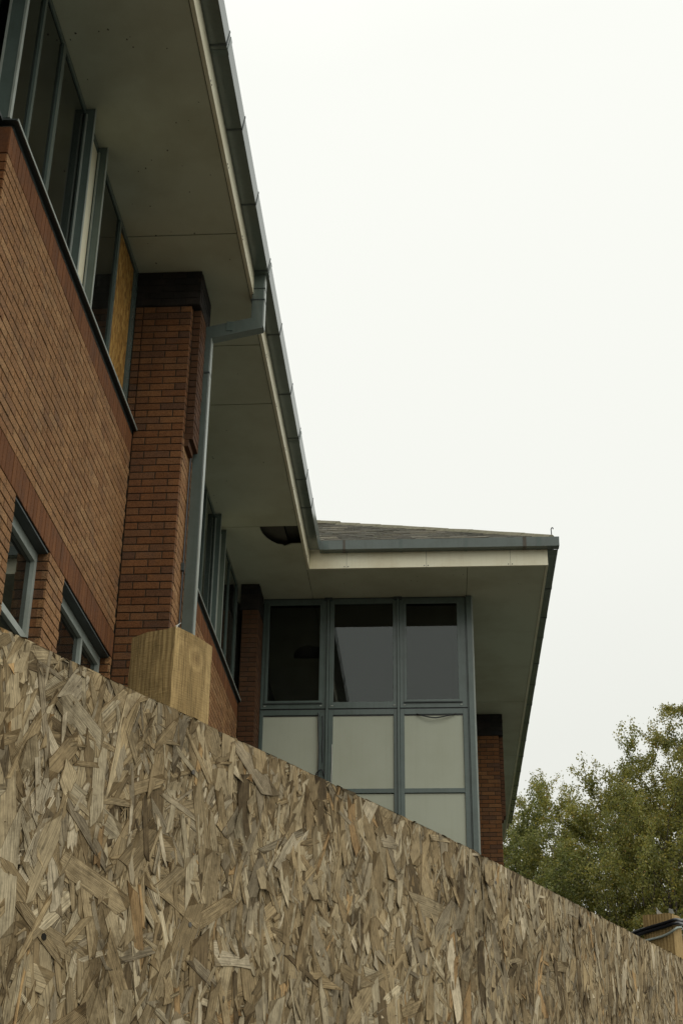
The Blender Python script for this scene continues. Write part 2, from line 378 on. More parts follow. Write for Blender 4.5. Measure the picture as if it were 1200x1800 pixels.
camR = np.array([list(r2), list(u2), list(fw)])
def px(p):
    q = camR @ np.array(p, float)
    return np.array([341 + 2484.3*q[0]/q[2]*0.5685, 512 - 2484.3*q[1]/q[2]*0.5685]) if q[2] > 0.1 else np.array([-9e3, -9e3])

# ------------------------------------------------------------------ setting
def ground():
    m = MB(); g = 900.0
    m.v = [(-g, -g, -EYE), (g, -g, -EYE), (g, g, -EYE), (-g, g, -EYE)]; m.f = [(0, 1, 2, 3)]
    o = m.build('ground', 'asphalt'); o['kind'] = 'structure'
ground()

# ------------------------------------------------------------------ the office building
XW, XJ, ZS = -2.567, -2.641, 7.875            # brick face and window face of the main wing, soffit height
YP, YP2, YF = 10.529, 17.62, 18.146           # front faces of the two piers, window wall of the projecting wing
XF, XG = -1.622, -1.477                       # main fascia face, gutter face
YFA, YG = 17.14, 17.01                        # the same on the projecting wing
XRF, XRG = 1.55, 1.70                         # right hand side of the projecting wing
ZG0, ZG1 = 8.093, 8.216
YEND = 32.2
BLD = thing('office_building', (-2.6, 12.0, 0.0), 'disused red brick office building with deep pale soffits and grey green gutters', 'building')

COURSE = 0.0687; BL = 0.2257; JT = 0.010
bricks = []                                   # (centre, u axis, normal, length, height, depth, material, parent)
def brick_field(parent, o, u, n, length, z0, z1, mat='brick', phase=0, proud=0.006, holes=(), course=COURSE):
    """stretcher bond on the plane through o, running along u; z0..z1; holes are (u0,u1,z0,z1)"""
    u = np.array(u, float); n = np.array(n, float); o = np.array(o, float)
    nrow = max(1, int(round((z1-z0)/course))); ch = (z1-z0)/nrow
    for r in range(nrow):
        zc = z0 + (r+0.5)*ch; a = -BL/2 if (r+phase) % 2 else 0.0
        while a < length - 0.02:
            b0, b1 = max(a, 0), min(a+BL, length)
            spans = [(b0, b1)]
            for h in holes:
                if h[2]-0.02 < zc < h[3]+0.02:
                    ns = []
                    for q0, q1 in spans:
                        if q1 <= h[0] or q0 >= h[1]: ns.append((q0, q1)); continue
                        if q0 < h[0]: ns.append((q0, h[0]+JT/2))
                        if q1 > h[1]: ns.append((h[1]-JT/2, q1))
                    spans = ns
            for q0, q1 in spans:
                if q1-q0 < 0.03: continue
                cen = o + u*((q0+q1)/2) + np.array([0, 0, zc]) - n*(0.02-proud*0) + n*rng.normal(0, 0.0009)
                bricks.append((cen, u, n, q1-q0-JT, ch-JT, 0.04, mat, parent))
            a += BL
def soldier_field(parent, o, u, n, length, z0, z1, mat='soldier'):
    u = np.array(u, float); n = np.array(n, float); o = np.array(o, float); k = int(round(length/0.0735)); w = length/k
    for i in range(k):
        cen = o + u*((i+0.5)*w) + np.array([0, 0, (z0+z1)/2]) - n*0.02 + n*rng.normal(0, 0.0009)
        bricks.append((cen, u, n, w-0.007, z1-z0-JT, 0.04, mat, parent))

Z_SB0, Z_SB1 = 5.93, 6.145                    # soldier course under the upper sill
Z_LB0, Z_LB1 = 4.064, 4.282                   # soldier course over the lower windows
MR = 0.007                                    # mortar sits this far behind the brick faces
xm = XW-MR

# walls (mortar bodies, bricks follow as children)
w1 = MB()
ops1 = [(7.66, 8.51), (8.93, 10.46)]
w1.box(xm-0.28, xm, 6.667, YP+0.3, -EYE, 2.3)
for a, b in ((6.667, 7.66), (8.51, 8.93), (10.46, YP+0.3)): w1.box(xm-0.28, xm, a+(0.007 if a > 7 else 0), b-(0.007 if b < 10.5 else 0), 2.3, Z_LB0)
w1.box(xm-0.28, xm, 6.667, YP+0.3, Z_LB0+0.004, 6.15)
wall1 = w1.build('wall', 'mortar', BLD)
w2 = MB().box(xm-0.28, xm, 11.0, 18.3, -EYE, 6.15)
wall2 = w2.build('wall', 'mortar', BLD)
holes1 = [(a-6.66, b-6.66, 2.3, Z_LB0) for a, b in ops1]
brick_field(wall1, (XW, 6.66, 0), (0, 1, 0), (1, 0, 0), YP-6.66-0.008, Z_LB1, Z_SB0)
brick_field(wall1, (XW, 6.66, 0), (0, 1, 0), (1, 0, 0), YP-6.66-0.008, Z_LB0-26*COURSE, Z_LB0, holes=holes1)
soldier_field(wall1, (XW, 6.66, 0), (0, 1, 0), (1, 0, 0), YP-6.66-0.008, Z_SB0, Z_SB1)
soldier_field(wall1, (XW, 6.66, 0), (0, 1, 0), (1, 0, 0), YP-6.66-0.008, Z_LB0, Z_LB1)
brick_field(wall2, (XW, 11.1, 0), (0, 1, 0), (1, 0, 0), 17.61-11.1, Z_LB1, Z_SB0, phase=1)
brick_field(wall2, (XW, 11.1, 0), (0, 1, 0), (1, 0, 0), 17.61-11.1, Z_LB0-10*COURSE, Z_LB0, phase=1)
soldier_field(wall2, (XW, 11.1, 0), (0, 1, 0), (1, 0, 0), 17.61-11.1, Z_SB0, Z_SB1)
soldier_field(wall2, (XW, 11.1, 0), (0, 1, 0), (1, 0, 0), 17.61-11.1, Z_LB0, Z_LB1)
# brick reveals of the lower windows
for a, b in ops1:
    for yy, nn in ((b, (0, -1, 0)), (a, (0, 1, 0))):
        brick_field(wall1, (XW-0.112, yy, 0), (1, 0, 0), nn, 0.105, Z_LB0-26*COURSE, Z_LB0, phase=0, mat='pier_brick')
# step at the end of this bay, and the wall set a little back on the near side of it
XN = XW-0.092
wall3 = MB().box(XN-0.29, XN-MR, -6, 6.664, -EYE, 6.15).build('wall', 'mortar', BLD)
for z0_, z1_ in ((Z_LB1, Z_SB0), (Z_LB0-16*COURSE, Z_LB0)):
    brick_field(wall3, (XN, 3.0, 0), (0, 1, 0), (1, 0, 0), 3.65, z0_, z1_)
    brick_field(wall1, (XN+0.004, 6.66, 0), (1, 0, 0), (0, -1, 0), XW-XN-0.006, z0_, z1_, mat='pier_brick')
for z0_, z1_ in ((Z_LB0, Z_LB1), (Z_SB0, Z_SB1)):
    soldier_field(wall3, (XN, 3.0, 0), (0, 1, 0), (1, 0, 0), 3.65, z0_, z1_)
    soldier_field(wall1, (XN+0.004, 6.66, 0), (1, 0, 0), (0, -1, 0), XW-XN-0.006, z0_, z1_)

# piers
def pier(yf, x0, xr, wide, parent_name='pier', depth=0.55, zlow=-EYE, zfill=3.2, front='pier_brick', side='brick'):
    """brick pier with a wider corbelled body from 6.2 up and a dark brick head"""
    xm_ = xr-MR; m = MB().box(x0, xm_, yf+MR, yf+depth, zlow, ZS-0.01)
    if wide: m.box(xm_-0.05, wide-MR, yf+0.075+MR, yf+0.35, 6.205, ZS-0.012)
    p = m.build(parent_name, 'mortar', BLD)
    zt = 7.49; zb = zt-int((zt-zfill)/COURSE)*COURSE
    brick_field(p, (x0, yf, 0), (1, 0, 0), (0, -1, 0), xr-x0, zb, zt, mat=front)
    if yf == YP: brick_field(p, (XJ, yf+0.001, 0), (1, 0, 0), (0, -1, 0), XW-XJ, zt-18*COURSE, zt, mat='pier_brick')
    brick_field(p, (xr, yf+0.04, 0), (0, 1, 0), (1, 0, 0), depth-0.04, zb, 6.13 if wide else zt, phase=1, mat=side)
    if wide:
        nrow = int(round((zt-6.2)/COURSE))
        brick_field(p, (xr+0.001, yf+0.075, 0), (1, 0, 0), (0, -1, 0), wide-xr, zt-nrow*COURSE, zt, phase=0, mat='strip_brick')
        brick_field(p, (xr, yf+0.041, 0), (0, 1, 0), (1, 0, 0), 0.034, zt-nrow*COURSE, zt, mat='pier_brick')
        brick_field(p, (wide, yf+0.115, 0), (0, 1, 0), (1, 0, 0), 0.235, zt-nrow*COURSE, zt, mat='strip_brick')
        # corbel steps under the wide body
        MB().box(xr-0.02, wide-0.004, yf+0.078, yf+0.35, 6.135, 6.203).box(xr-0.02, xr+0.038, yf+0.08, yf+0.30, 6.066, 6.133).build('corbel', 'strip_brick', p)
    # head of dark bricks, slightly proud
    hx = wide if wide else xr
    hx0 = x0-0.072 if yf == YP else x0-0.03
    hm = MB().box(hx0, hx-MR, yf-0.012+MR, yf+depth+0.01, zt+0.004, ZS-0.006).build('pier_head', 'dark_brick', p)
    brick_field(hm, (hx0, yf-0.012, 0), (1, 0, 0), (0, -1, 0), hx-hx0, zt+0.004, ZS-0.008, mat='dark_brick')
    brick_field(hm, (hx, yf+0.03, 0), (0, 1, 0), (1, 0, 0), depth-0.05, zt+0.004, ZS-0.008, mat='dark_brick', phase=1)
    return p
pier1 = pier(YP, XW, -2.122, -2.045)
pier2 = pier(YP2, XW, -2.34, None, depth=YF-YP2-0.03, zfill=3.9, front='strip_brick', side='strip_brick')  # corner pier: grime and soffit shade both put into its brick colour
pier3 = pier(23.22, 0.54, 1.09, 1.165, zfill=4.2)
# the pier's flank above the sill meets the window frame: fill behind
box('pier_return', 'mortar', pier1, XJ-0.05, XW-0.009, YP+0.009, YP+0.3, 6.2, ZS-0.02)

# brick objects: the ones that show largest singly, the others joined per parent
def brick_area(bk):
    cen, u, n, l, h, d, m, p = bk
    q = [px(cen + n*0.02 + u*(a*l/2) + np.array([0, 0, b*h/2])) for a, b in ((-1, -1), (1, -1), (1, 1), (-1, 1))]
    if np.dot(n, -np.array(cen)) <= 0: return 0
    cx_, cy_ = np.mean(q, 0)
    if not (-15 < cx_ < 697 and -15 < cy_ < 1039): return 0
    a = 0.5*abs(sum(q[i][0]*q[(i+1) % 4][1]-q[(i+1) % 4][0]*q[i][1] for i in range(4)))
    # below the hoarding's top edge it is not in view
    if cy_ > (1105 + 0.473*cx_/0.5685)*0.5685: a *= 0.02
    return a
unit = {}
def unit_brick(mat):
    if mat not in unit:
        bm = bmesh.new(); bmesh.ops.create_cube(bm, size=1.0)
        bmesh.ops.bevel(bm, geom=[e_ for e_ in bm.edges if all(v.co.y < 0 for v in e_.verts)], offset=0.03, segments=1, affect='EDGES')
        me = bpy.data.meshes.new('brick'); bm.to_mesh(me); bm.free(); me.materials.append(MAT[mat]); unit[mat] = me
    return unit[mat]
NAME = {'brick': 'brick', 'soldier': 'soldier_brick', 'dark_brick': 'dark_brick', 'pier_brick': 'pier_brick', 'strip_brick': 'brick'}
def place_bricks():
    kinds = {}
    for bk in bricks: kinds.setdefault(bk[6], []).append((brick_area(bk), bk))
    rest = {}
    for mat, lst in kinds.items():
        lst.sort(key=lambda t: -t[0])
        lim = {'brick': 300, 'pier_brick': 300}.get(mat, 150)
        for i, (a, bk) in enumerate(lst):
            cen, u, n, l, h, d, m, p = bk
            if i < lim and a > 8:
                o = bpy.data.objects.new(NAME[mat], unit_brick(mat)); COL.objects.link(o); o.parent = p
                o.location = Vector(cen) + Vector((0, 0, EYE)) - WL[p]
                o.rotation_euler = (0, 0, math.atan2(u[1], u[0]) if n @ np.array([u[1], -u[0], 0]) > 0 else math.atan2(-u[1], -u[0]))
                o.scale = (l, d, h)
            else: rest.setdefault((p, mat), []).append(bk)
    for (p, mat), lst in rest.items():
        m = MB()
        for cen, u, n, l, h, d, _, _ in lst:
            b = len(m.v); zz = np.array([0, 0, h/2]); f = cen + n*(d/2); k = cen - n*(d/2)
            m.v += [tuple(q) for q in (f-u*l/2-zz, f+u*l/2-zz, f+u*l/2+zz, f-u*l/2+zz, k-u*l/2-zz, k+u*l/2-zz, k+u*l/2+zz, k-u*l/2+zz)]
            m.f += [tuple(b+i for i in q) for q in ((0, 1, 2, 3), (0, 4, 5, 1), (1, 5, 6, 2), (2, 6, 7, 3), (3, 7, 4, 0))]
        o = m.build({'brick': 'brickwork', 'soldier': 'soldier_course', 'dark_brick': 'dark_brickwork', 'pier_brick': 'pier_brickwork', 'strip_brick': 'brickwork'}[mat], mat, p); o['kind'] = 'stuff'
place_bricks()

# sills and closers, the shade beneath put into their dark metal colour
def sill(y0, y1):
    o = MB().poly_prism([(XW-0.10, 6.215), (XW+0.034, 6.197), (XW+0.034, 6.178), (XW+0.026, 6.178), (XW+0.026, 6.188), (XW-0.10, 6.196)], 1, y0, y1).build('window_sill', 'metal_dark', BLD)
    MB().box(XW+0.0345, XW+0.040, y0, y1, 6.180, 6.199).build('sill_edge', 'metal_pale', o)
    return o
sill(6.655, YP-0.004); sill(11.1, YP2-0.004)
MB().poly_prism([(XN-0.10, 6.215), (XN+0.034, 6.197), (XN+0.034, 6.178), (XN+0.026, 6.178), (XN+0.026, 6.188), (XN-0.10, 6.196)], 1, -6, 6.65).build('window_sill', 'metal_dark', BLD)
box('sill_closer', 'metal_dark', BLD, XW-0.09, XW-0.003, 6.70, YP-0.01, 6.152, 6.186)
box('sill_closer', 'metal_dark', BLD, XW-0.09, XW-0.003, 11.11, YP2-0.01, 6.152, 6.186)

# upper window strips of the main wing
def window_strip(off, y0, y1, boarded):
    fr = MB().box(XJ-0.06, XJ, y0, y1, 7.815, ZS-0.004).box(XJ-0.06, XJ, y0, y1, 6.2, 6.25)
    mull = [(7.12, 7.165), (7.62, 7.69), (9.68, 9.735), (10.40, 10.525)] + ([(6.68, 6.72)] if y0 < 7 else [(5.9, 5.95), (5.2, 5.25), (4.2, 4.4)])
    bars = []
    for a, b in mull:
        if a+off >= y0-0.02 and b+off <= y1+0.02: bars.append((a+off, b+off))
    for a, b in bars:
        if not (boarded and a > 10.3): fr.box(XJ-0.062, XJ+0.004, a, b, 6.252, 7.813)
        else: fr.box(XJ-0.062, XJ-0.002, a, b, 6.252, 7.813)
    o = fr.build('window_frame', 'metal', BLD)
    for y in (8.37+off, 8.82+off):            # projecting fins
        MB().box(XJ-0.06, XJ+0.070, y, y+0.022, 6.23, ZS-0.005).build('fin', 'metal', o, 0.004)
        MB().box(XJ+0.004, XJ+0.016, y-0.012, y-0.001, 6.252, 7.81).build('fin_bead', 'metal_pale', o)
        MB().box(XJ+0.0705, XJ+0.076, y-0.003, y+0.025, 6.24, ZS-0.006).build('fin_edge', 'metal_pale', o)
    box('infill_panel', 'fascia', o, XJ-0.05, XJ-0.008, 8.394+off, 8.817+off, 6.25, 7.81)
    gl = [(6.72, 7.12), (7.165, 7.62), (7.69, 8.365), (8.88, 9.68)]
    if not boarded: gl += [(9.735, 10.40), (5.95, 6.68), (5.25, 5.9), (4.4, 5.2)]
    for a, b in gl:
        if a+off >= y0-0.03: box('pane', 'glass', o, XJ-0.016, XJ-0.010, a+off+0.001, b+off-0.001, 6.251, 7.814)
    if boarded: box('timber_board', 'fresh_board', o, XJ-0.034, XJ-0.016, 9.745, 10.385, 6.252, 7.80)
    for a, b in bars:                          # bright outer edge beads
        if b < 10.3 or not boarded: MB().box(XJ+0.0045, XJ+0.008, a+0.002, b-0.002, 6.255, 7.81).build('mullion_cover', 'gutter_metal', o)
    return o
win1 = window_strip(0, 6.70, YP-0.002, True)
win2 = window_strip(7.10, 11.1, YP2-0.004, False)
# glazed end of the bay: corner post and return window
cpst = MB().box(-2.69, -2.603, 6.664, 6.70, 6.22, ZS-0.005).build('corner_post', 'metal', BLD)
MB().box(-2.602, -2.588, 6.660, 6.70, 6.22, ZS-0.005).build('post_edge', 'metal_pale', cpst)
MB().box(-2.705, -2.691, 6.655, 6.70, 6.22, ZS-0.005).build('post_edge', 'metal_pale', cpst)
xj = XJ-0.092
rw = MB().box(xj-0.06, xj, -6, 6.655, 7.815, ZS-0.004).box(xj-0.06, xj, -6, 6.655, 6.2, 6.25)
ym = [-6, -4.5, -3, -1.5, 0, 1.2, 2.4, 3.6, 4.5, 5.35, 6.2, 6.655]
for y in ym[1:-1]: rw.box(xj-0.06, xj+0.003, y-0.03, y+0.03, 6.252, 7.813)
rw = rw.build('window_frame', 'metal', BLD)
for a, b in zip(ym[:-1], ym[1:]): box('pane', 'glass', rw, xj-0.016, xj-0.010, a+0.031, b-0.031, 6.251, 7.814)

# lower windows (set back in the brickwork)
def lower_window(y0, y1, bars):
    xw = XW-0.082; z0, z1 = 2.3, Z_LB0
    head = box('lintel_plate', 'metal_dark', wall1, xw-0.07, XW-0.012, y0+0.002, y1-0.002, Z_LB0-0.016, Z_LB0-0.002)
    f = MB(); t = 0.05
    f.box(xw-0.06, xw, y0, y0+t, z0, z1-0.017).box(xw-0.06, xw, y1-t, y1, z0, z1-0.017)
    f.box(xw-0.061, xw-0.001, y0+t, y1-t, z1-0.09, z1-0.018).box(xw-0.06, xw, y0+t, y1-t, z0, z0+t).box(xw-0.06, xw, y0+t, y1-t, 3.39, 3.44)
    for b in bars: f.box(xw-0.06, xw-0.002, b-0.025, b+0.025, z0+t+0.001, z1-0.091)
    o = f.build('window_frame', 'metal_pale', BLD)
    ys = [y0+t] + sorted(bars) + [y1-t]
    for i in range(len(ys)-1):
        a = ys[i] + (0.026 if i else 0.001); b = ys[i+1] - (0.026 if i < len(ys)-2 else 0.001)
        box('pane', 'glass', o, xw-0.035, xw-0.029, a, b, 3.441, z1-0.092); box('pane', 'glass', o, xw-0.035, xw-0.029, a, b, z0+t, 3.389)
lower_window(7.66, 8.51, []); lower_window(8.93, 10.46, [9.86])

# soffit boards
def soffit(x0, x1, y0, y1): return box('soffit_panel', 'soffit', BLD, x0, x1, y0, y1, ZS, ZS+0.012)
G = 0.0075
js = [-5.5, 0.4, 6.55, 9.995, 11.77, 12.90, 15.86]
for a, b in zip(js[:-1], js[1:]): soffit(-2.80, -1.663, a+G, b-G)
hole = [(-1.659, 16.37), (-1.79, 16.373), (-1.86, 16.43), (-1.885, 16.445), (-1.91, 16.40), (-1.968, 16.385), (-2.03, 16.31), (-2.085, 16.21), (-2.125, 16.08), (-2.14, 15.96), (-2.144, 15.864)]
pl = hole + [(-2.72, 15.866), (-2.72, 18.30), (-1.659, 18.30)]
sp_ = MB().mesh_prism([(x, y, ZS+0.012) for x, y in pl], [(x, y, ZS) for x, y in pl]); brk = sp_.build('soffit_panel', 'soffit', BLD); brk['label'] = 'soffit board with a broken away corner'
MB().mesh_prism([(-2.25, 15.78, 7.985), (-1.86, 15.78, 7.955), (-1.84, 16.6, 7.965), (-2.25, 16.6, 8.0)], [(-2.25, 15.78, 7.981), (-1.86, 15.78, 7.951), (-1.84, 16.6, 7.961), (-2.25, 16.6, 7.996)]).build('torn_felt', 'felt', brk)
MB().mesh_prism([(-1.85, 15.78, 8.02), (-1.66, 15.78, 8.03), (-1.66, 16.6, 8.03), (-1.85, 16.6, 8.02)], [(-1.85, 15.78, 8.016), (-1.66, 15.78, 8.026), (-1.66, 16.6, 8.026), (-1.85, 16.6, 8.016)]).build('torn_felt', 'room', brk)
soffit(-1.651, 0.482, 17.172, 18.30); soffit(0.489, 1.515, 17.172, 22.6-G)
for a, b in ((22.6, 25.6), (25.6, 28.6), (28.6, YEND)): soffit(0.489, 1.515, a+G, b-G)
MB().box(-4.9, -1.66, -5.5, 18.3, 8.06, 8.09).box(-1.655, 1.51, 17.2, YEND, 8.06, 8.09).build('roof_deck', 'void', BLD)

# small stains and fixings on the soffit boards, too small to tell apart
fx_ = MB(); rs = np.random.default_rng(5)
for k_ in range(46):
    x = rs.uniform(-2.6, -1.68); y = rs.choice([rs.uniform(6.7, 15.8), rs.uniform(7, 10)]); r0 = rs.uniform(0.003, 0.008)
    fx_.poly_prism([(x+r0*math.cos(a)*rs.uniform(0.7, 1.3), y+r0*math.sin(a)*rs.uniform(0.7, 2.0)) for a in np.linspace(0, 5.4, 7)], 2, ZS-0.002, ZS+0.0005)
for k_ in range(14):
    x = rs.uniform(-1.6, 1.45); y = rs.uniform(17.25, 18.0); r0 = rs.uniform(0.003, 0.007)
    fx_.poly_prism([(x+r0*math.cos(a), y+r0*math.sin(a)) for a in np.linspace(0, 5.4, 7)], 2, ZS-0.002, ZS+0.0005)
fo = fx_.build('soffit_fixing', 'felt', BLD); fo['kind'] = 'stuff'
# fascias
def fascia(x0, x1, y0, y1): return box('fascia_panel', 'fascia', BLD, x0, x1, y0, y1, 7.868, 8.15)
fj = [-5.5] + [8.16+0.96*k for k in range(-14, 10)]
fj = [v for v in fj if v < 16.9] + [17.172]
for a, b in zip(fj[:-1], fj[1:]):
    o = fascia(XF-0.033, XF, a+0.002, b-0.002)
    for yy in (b-0.025, b+0.021):
        if 7 < yy < 17: box('screw', 'metal_dark', o, XF-0.001, XF+0.004, yy-0.005, yy+0.005, 7.886, 7.896)
fx = [XF+0.002, -1.123, -0.058, 1.055, XRF]
for i, (a, b) in enumerate(zip(fx[:-1], fx[1:])):
    o = fascia(a+0.002, b-0.002, YFA, YFA+0.03)
    if i < 3:
        for xx in (b-0.028, b+0.022): box('screw', 'metal_dark', o, xx-0.006, xx+0.006, YFA-0.004, YFA+0.001, 7.884, 7.896)
        if i < 3: box('joint_strip', 'metal_dark', o, b-0.0035, b+0.0035, YFA+0.012, YFA+0.02, 7.87, 8.15)
yj = [YFA+0.032, 19.0, 20.9, 22.8, 24.7, 26.6, 28.5, 30.4, YEND]
for a, b in zip(yj[:-1], yj[1:]): fascia(XRF-0.033, XRF, a+0.002, b-0.002)
box('fascia_panel', 'fascia', BLD, -2.0, XRF-0.035, YEND+0.002, YEND+0.035, 7.868, 8.15)

# gutters: box section, open at the top
def gutter_profile(inner, outer, z0=ZG0, z1=ZG1, t=0.004):
    s_ = 1 if outer > inner else -1
    ob = outer - s_*0.009; outer = outer + s_*0.011
    return [(inner, z1), (inner, z0), (ob, z0), (outer, z1), (outer-s_*0.014, z1), (outer-s_*0.014, z1-0.004), (outer-s_*t, z1-0.006), (ob-s_*t, z0+t), (inner+s_*t, z0+t), (inner+s_*t, z1)]
def strap(o, axis, inner, outer, pos, w=0.022, mat='metal', up_=0.006):
    s_ = 1 if outer > inner else -1; d_ = 0.004; ob = outer - s_*0.009; outer = outer + s_*0.011
    pr = [(inner, ZG0-d_), (ob+s_*d_, ZG0-d_), (outer+s_*d_, ZG1+up_), (outer-s_*0.014, ZG1+up_), (outer-s_*0.014, ZG1+0.001), (outer+s_*0.0003, ZG1+0.001), (ob+s_*0.0003, ZG0-0.0003), (inner, ZG0-0.0003)]
    MB().poly_prism(pr, axis, pos-w/2, pos+w/2).build('gutter_strap', mat, o)
gm = MB().poly_prism(gutter_profile(XF+0.004, XG), 1, -5.5, YG+0.0)
gut1 = gm.build('gutter', 'gutter_metal', BLD)
for y in [-2.6, -0.8, 1.2, 3.1, 5.05, 7.0, 7.97, 8.91, 9.87, 10.84, 11.92, 13.07, 14.03, 15.03, 15.79]:
    strap(gut1, 1, XF+0.006, XG, y, 0.02, 'metal_dark', 0.012)
for y in (8.05, 10.92, 14.12): strap(gut1, 1, XF+0.006, XG, y, 0.06)
gm = MB().poly_prism(gutter_profile(YFA-0.004, YG), 0, XG-0.004, XRG)
gut2 = gm.build('gutter', 'gutter_metal', BLD)
for x, w, mt in ((-1.396, 0.07, 'metal'), (-1.15, 0.03, 'rust'), (-0.39, 0.035, 'metal'), (0.471, 0.035, 'metal'), (1.244, 0.045, 'rust'), (1.433, 0.06, 'metal')):
    strap(gut2, 0, YFA-0.006, YG, x, w, mt, 0.0)
gm = MB().poly_prism(gutter_profile(XRF+0.004, XRG), 1, YG+0.14, 31.4)
gut3 = gm.build('gutter', 'gutter_metal', BLD)
for y in (18.44, 19.5, 20.3, 21.4, 22.4, 23.4, 24.4, 25.4, 26.4, 27.4, 28.4, 29.4, 30.4): strap(gut3, 1, XRF+0.006, XRG, y, 0.03, 'metal_dark', 0.02)

# downpipe with its swan neck, and the cable beside it
dp = MB().box(-1.635, -1.52, 10.9, 11.0, 7.50, ZG0-0.002)
dp.mesh_prism([(-1.636, 10.9, 7.60), (-1.636, 11.0, 7.60), (-2.094, 11.0, 7.50), (-2.094, 10.9, 7.50)], [(-1.52, 10.901, 7.488), (-1.52, 10.999, 7.488), (-2.0, 10.999, 7.385), (-2.0, 10.901, 7.385)])
dp.box(-2.097, -2.0, 10.902, 10.998, -EYE, 7.47)
dpo = dp.build('downpipe', 'gutter_metal', BLD, 0.004)
MB().box(-1.5185, -1.513, 10.904, 10.998, 7.50, ZG0-0.01).build('pipe_sheen', 'metal_pale', dpo)  # pale strip: sky sheen on the pipe's side put into colour
MB().box(-1.9985, -1.993, 10.904, 10.998, -EYE, 7.44).build('pipe_sheen', 'metal_pale', dpo)
for z in (7.0, 3.9): MB().box(-2.103, -1.991, 10.895, 11.004, z, z+0.014).build('pipe_collar', 'metal_dark', dpo)
for z, t in ((7.80, 0.010), (7.93, 0.006)): MB().box(-1.641, -1.510, 10.894, 11.006, z, z+t).build('pipe_collar', 'metal_dark', dpo)
MB().box(-1.86, -1.80, 10.895, 10.9, 7.46, 7.56).build('pipe_bracket', 'metal', dpo)
cb = MB().tube([(-2.108, 10.855, z) for z in np.linspace(-EYE, 6.4, 24)], 0.007, 6)
cbo = cb.build('wall_cable', 'rubber', BLD)
box('cable_clip', 'metal_dark', cbo, -2.12, -2.095, 10.83, 10.87, 4.98, 5.05)

# window wall of the projecting wing
xs = [-2.335, -1.475, -1.402, -0.505, -0.388, 0.385]
wins = [(-2.335, -1.452, 0.072, 0.080, 0.040, 0.078), (-1.412, -0.487, 0.063, 0.053, 0.060, 0.048), (-0.450, 0.456, 0.079, 0.098, 0.055, 0.066)]
YM = YF
cw = MB().box(-2.40, 0.575, YM+0.13, YM+0.16, -EYE, 4.0)
cwo = cw.build('wall', 'panel', BLD)
for i, (a, b, t, tr_, t2, t3) in enumerate(wins):
    f = MB()
    f.box(a, a+t, YM, YM+0.07, 6.255, 7.86).box(b-tr_, b, YM, YM+0.07, 6.255, 7.86)
    f.box(a+t, b-tr_, YM+0.0005, YM+0.07, 7.785, 7.859).box(a+t, b-tr_, YM+0.0005, YM+0.07, 6.256, 6.345)
    o = f.build('window_frame', 'metal', BLD, 0.003)
    if i in (0, 2):      # opening sashes stand slightly proud
        q = MB(); sa, sb = a+t-0.02, b-tr_+0.02; st = 0.035
        q.box(sa, sa+st, YM-0.016, YM-0.001, 6.335, 7.80).box(sb-st, sb, YM-0.016, YM-0.001, 6.335, 7.80)
        q.box(sa+st, sb-st, YM-0.0155, YM-0.001, 7.765, 7.799).box(sa+st, sb-st, YM-0.0155, YM-0.001, 6.336, 6.365)
        q.build('sash', 'metal', o, 0.002)
        box('drip_bar', 'metal_dark', o, sa-0.012, sb+0.012, YM-0.02, YM-0.002, 6.322, 6.333)
    box('pane', 'glass', o, a+t+0.001, b-tr_-0.001, YM+0.03, YM+0.036, 6.346, 7.784)
    for x in (a+t-0.03, b-tr_+0.0): box('weep_cover', 'metal_pale', o, x, x+0.03, YM-0.006, YM-0.0005, 6.286, 6.300)
    # panel frame below: rails, panels
    g = MB(); zr = [(6.165, 6.238), (5.09, 5.15), (4.05, 4.11), (3.0, 3.06)]
    g.box(a, a+t2, YM+0.002, YM+0.07, 2.6, 6.238).box(b-t3, b, YM+0.002, YM+0.07, 2.6, 6.238)
    for z0, z1 in zr: g.box(a+t2, b-t3, YM+0.003, YM+0.07, z0, z1)
    go = g.build('panel_frame', 'metal', BLD, 0.003)
    for (z0, z1) in ((5.151, 6.164), (4.111, 5.089), (3.061, 4.049)):
        box('spandrel_panel', 'panel', go, a+t2+0.002, b-t3-0.002, YM+0.022, YM+0.05, z0+0.004, z1-0.006)
    # black gasket lines in the shadow gap
    box('gasket', 'rubber', go, a+t2, b-t3, YM+0.012, YM+0.022, 6.152, 6.163)
    box('gasket', 'rubber', o, a, b, YM+0.012, YM+0.04, 6.24, 6.253)
for x in (-1.432, -0.4685):
    mo = box('mullion_cap', 'metal', BLD, x-0.0165, x+0.0155, YM-0.028, YM+0.10, 2.6, ZS-0.005, 0.004)
    box('mullion_bracket', 'metal_dark', mo, x-0.055, x+0.055, YM-0.03, YM-0.001, 7.835, ZS-0.006)
cpo = MB().box(0.4745, 0.545, YM-0.03, YM+0.12, 2.6, ZS-0.005).box(0.4570, 0.4740, YM+0.012, YM+0.11, 2.6, ZS-0.006).build('corner_post', 'metal', BLD, 0.003)
MB().box(0.5455, 0.566, YM-0.008, YM+0.05, 2.6, ZS-0.006).build('corner_trim', 'metal_pale', cpo)
box('window_head', 'metal_dark', BLD, -2.336, 0.4565, YM+0.001, YM+0.12, 7.862, ZS-0.004)
box('frame_filler', 'metal', BLD, -2.339, -2.3355, YM-0.01, YM+0.1, 2.6, ZS-0.006)
box('wall', 'metal', BLD, 0.30, 0.545, YM+0.165, YEND-0.6, -EYE, ZS-0.01)
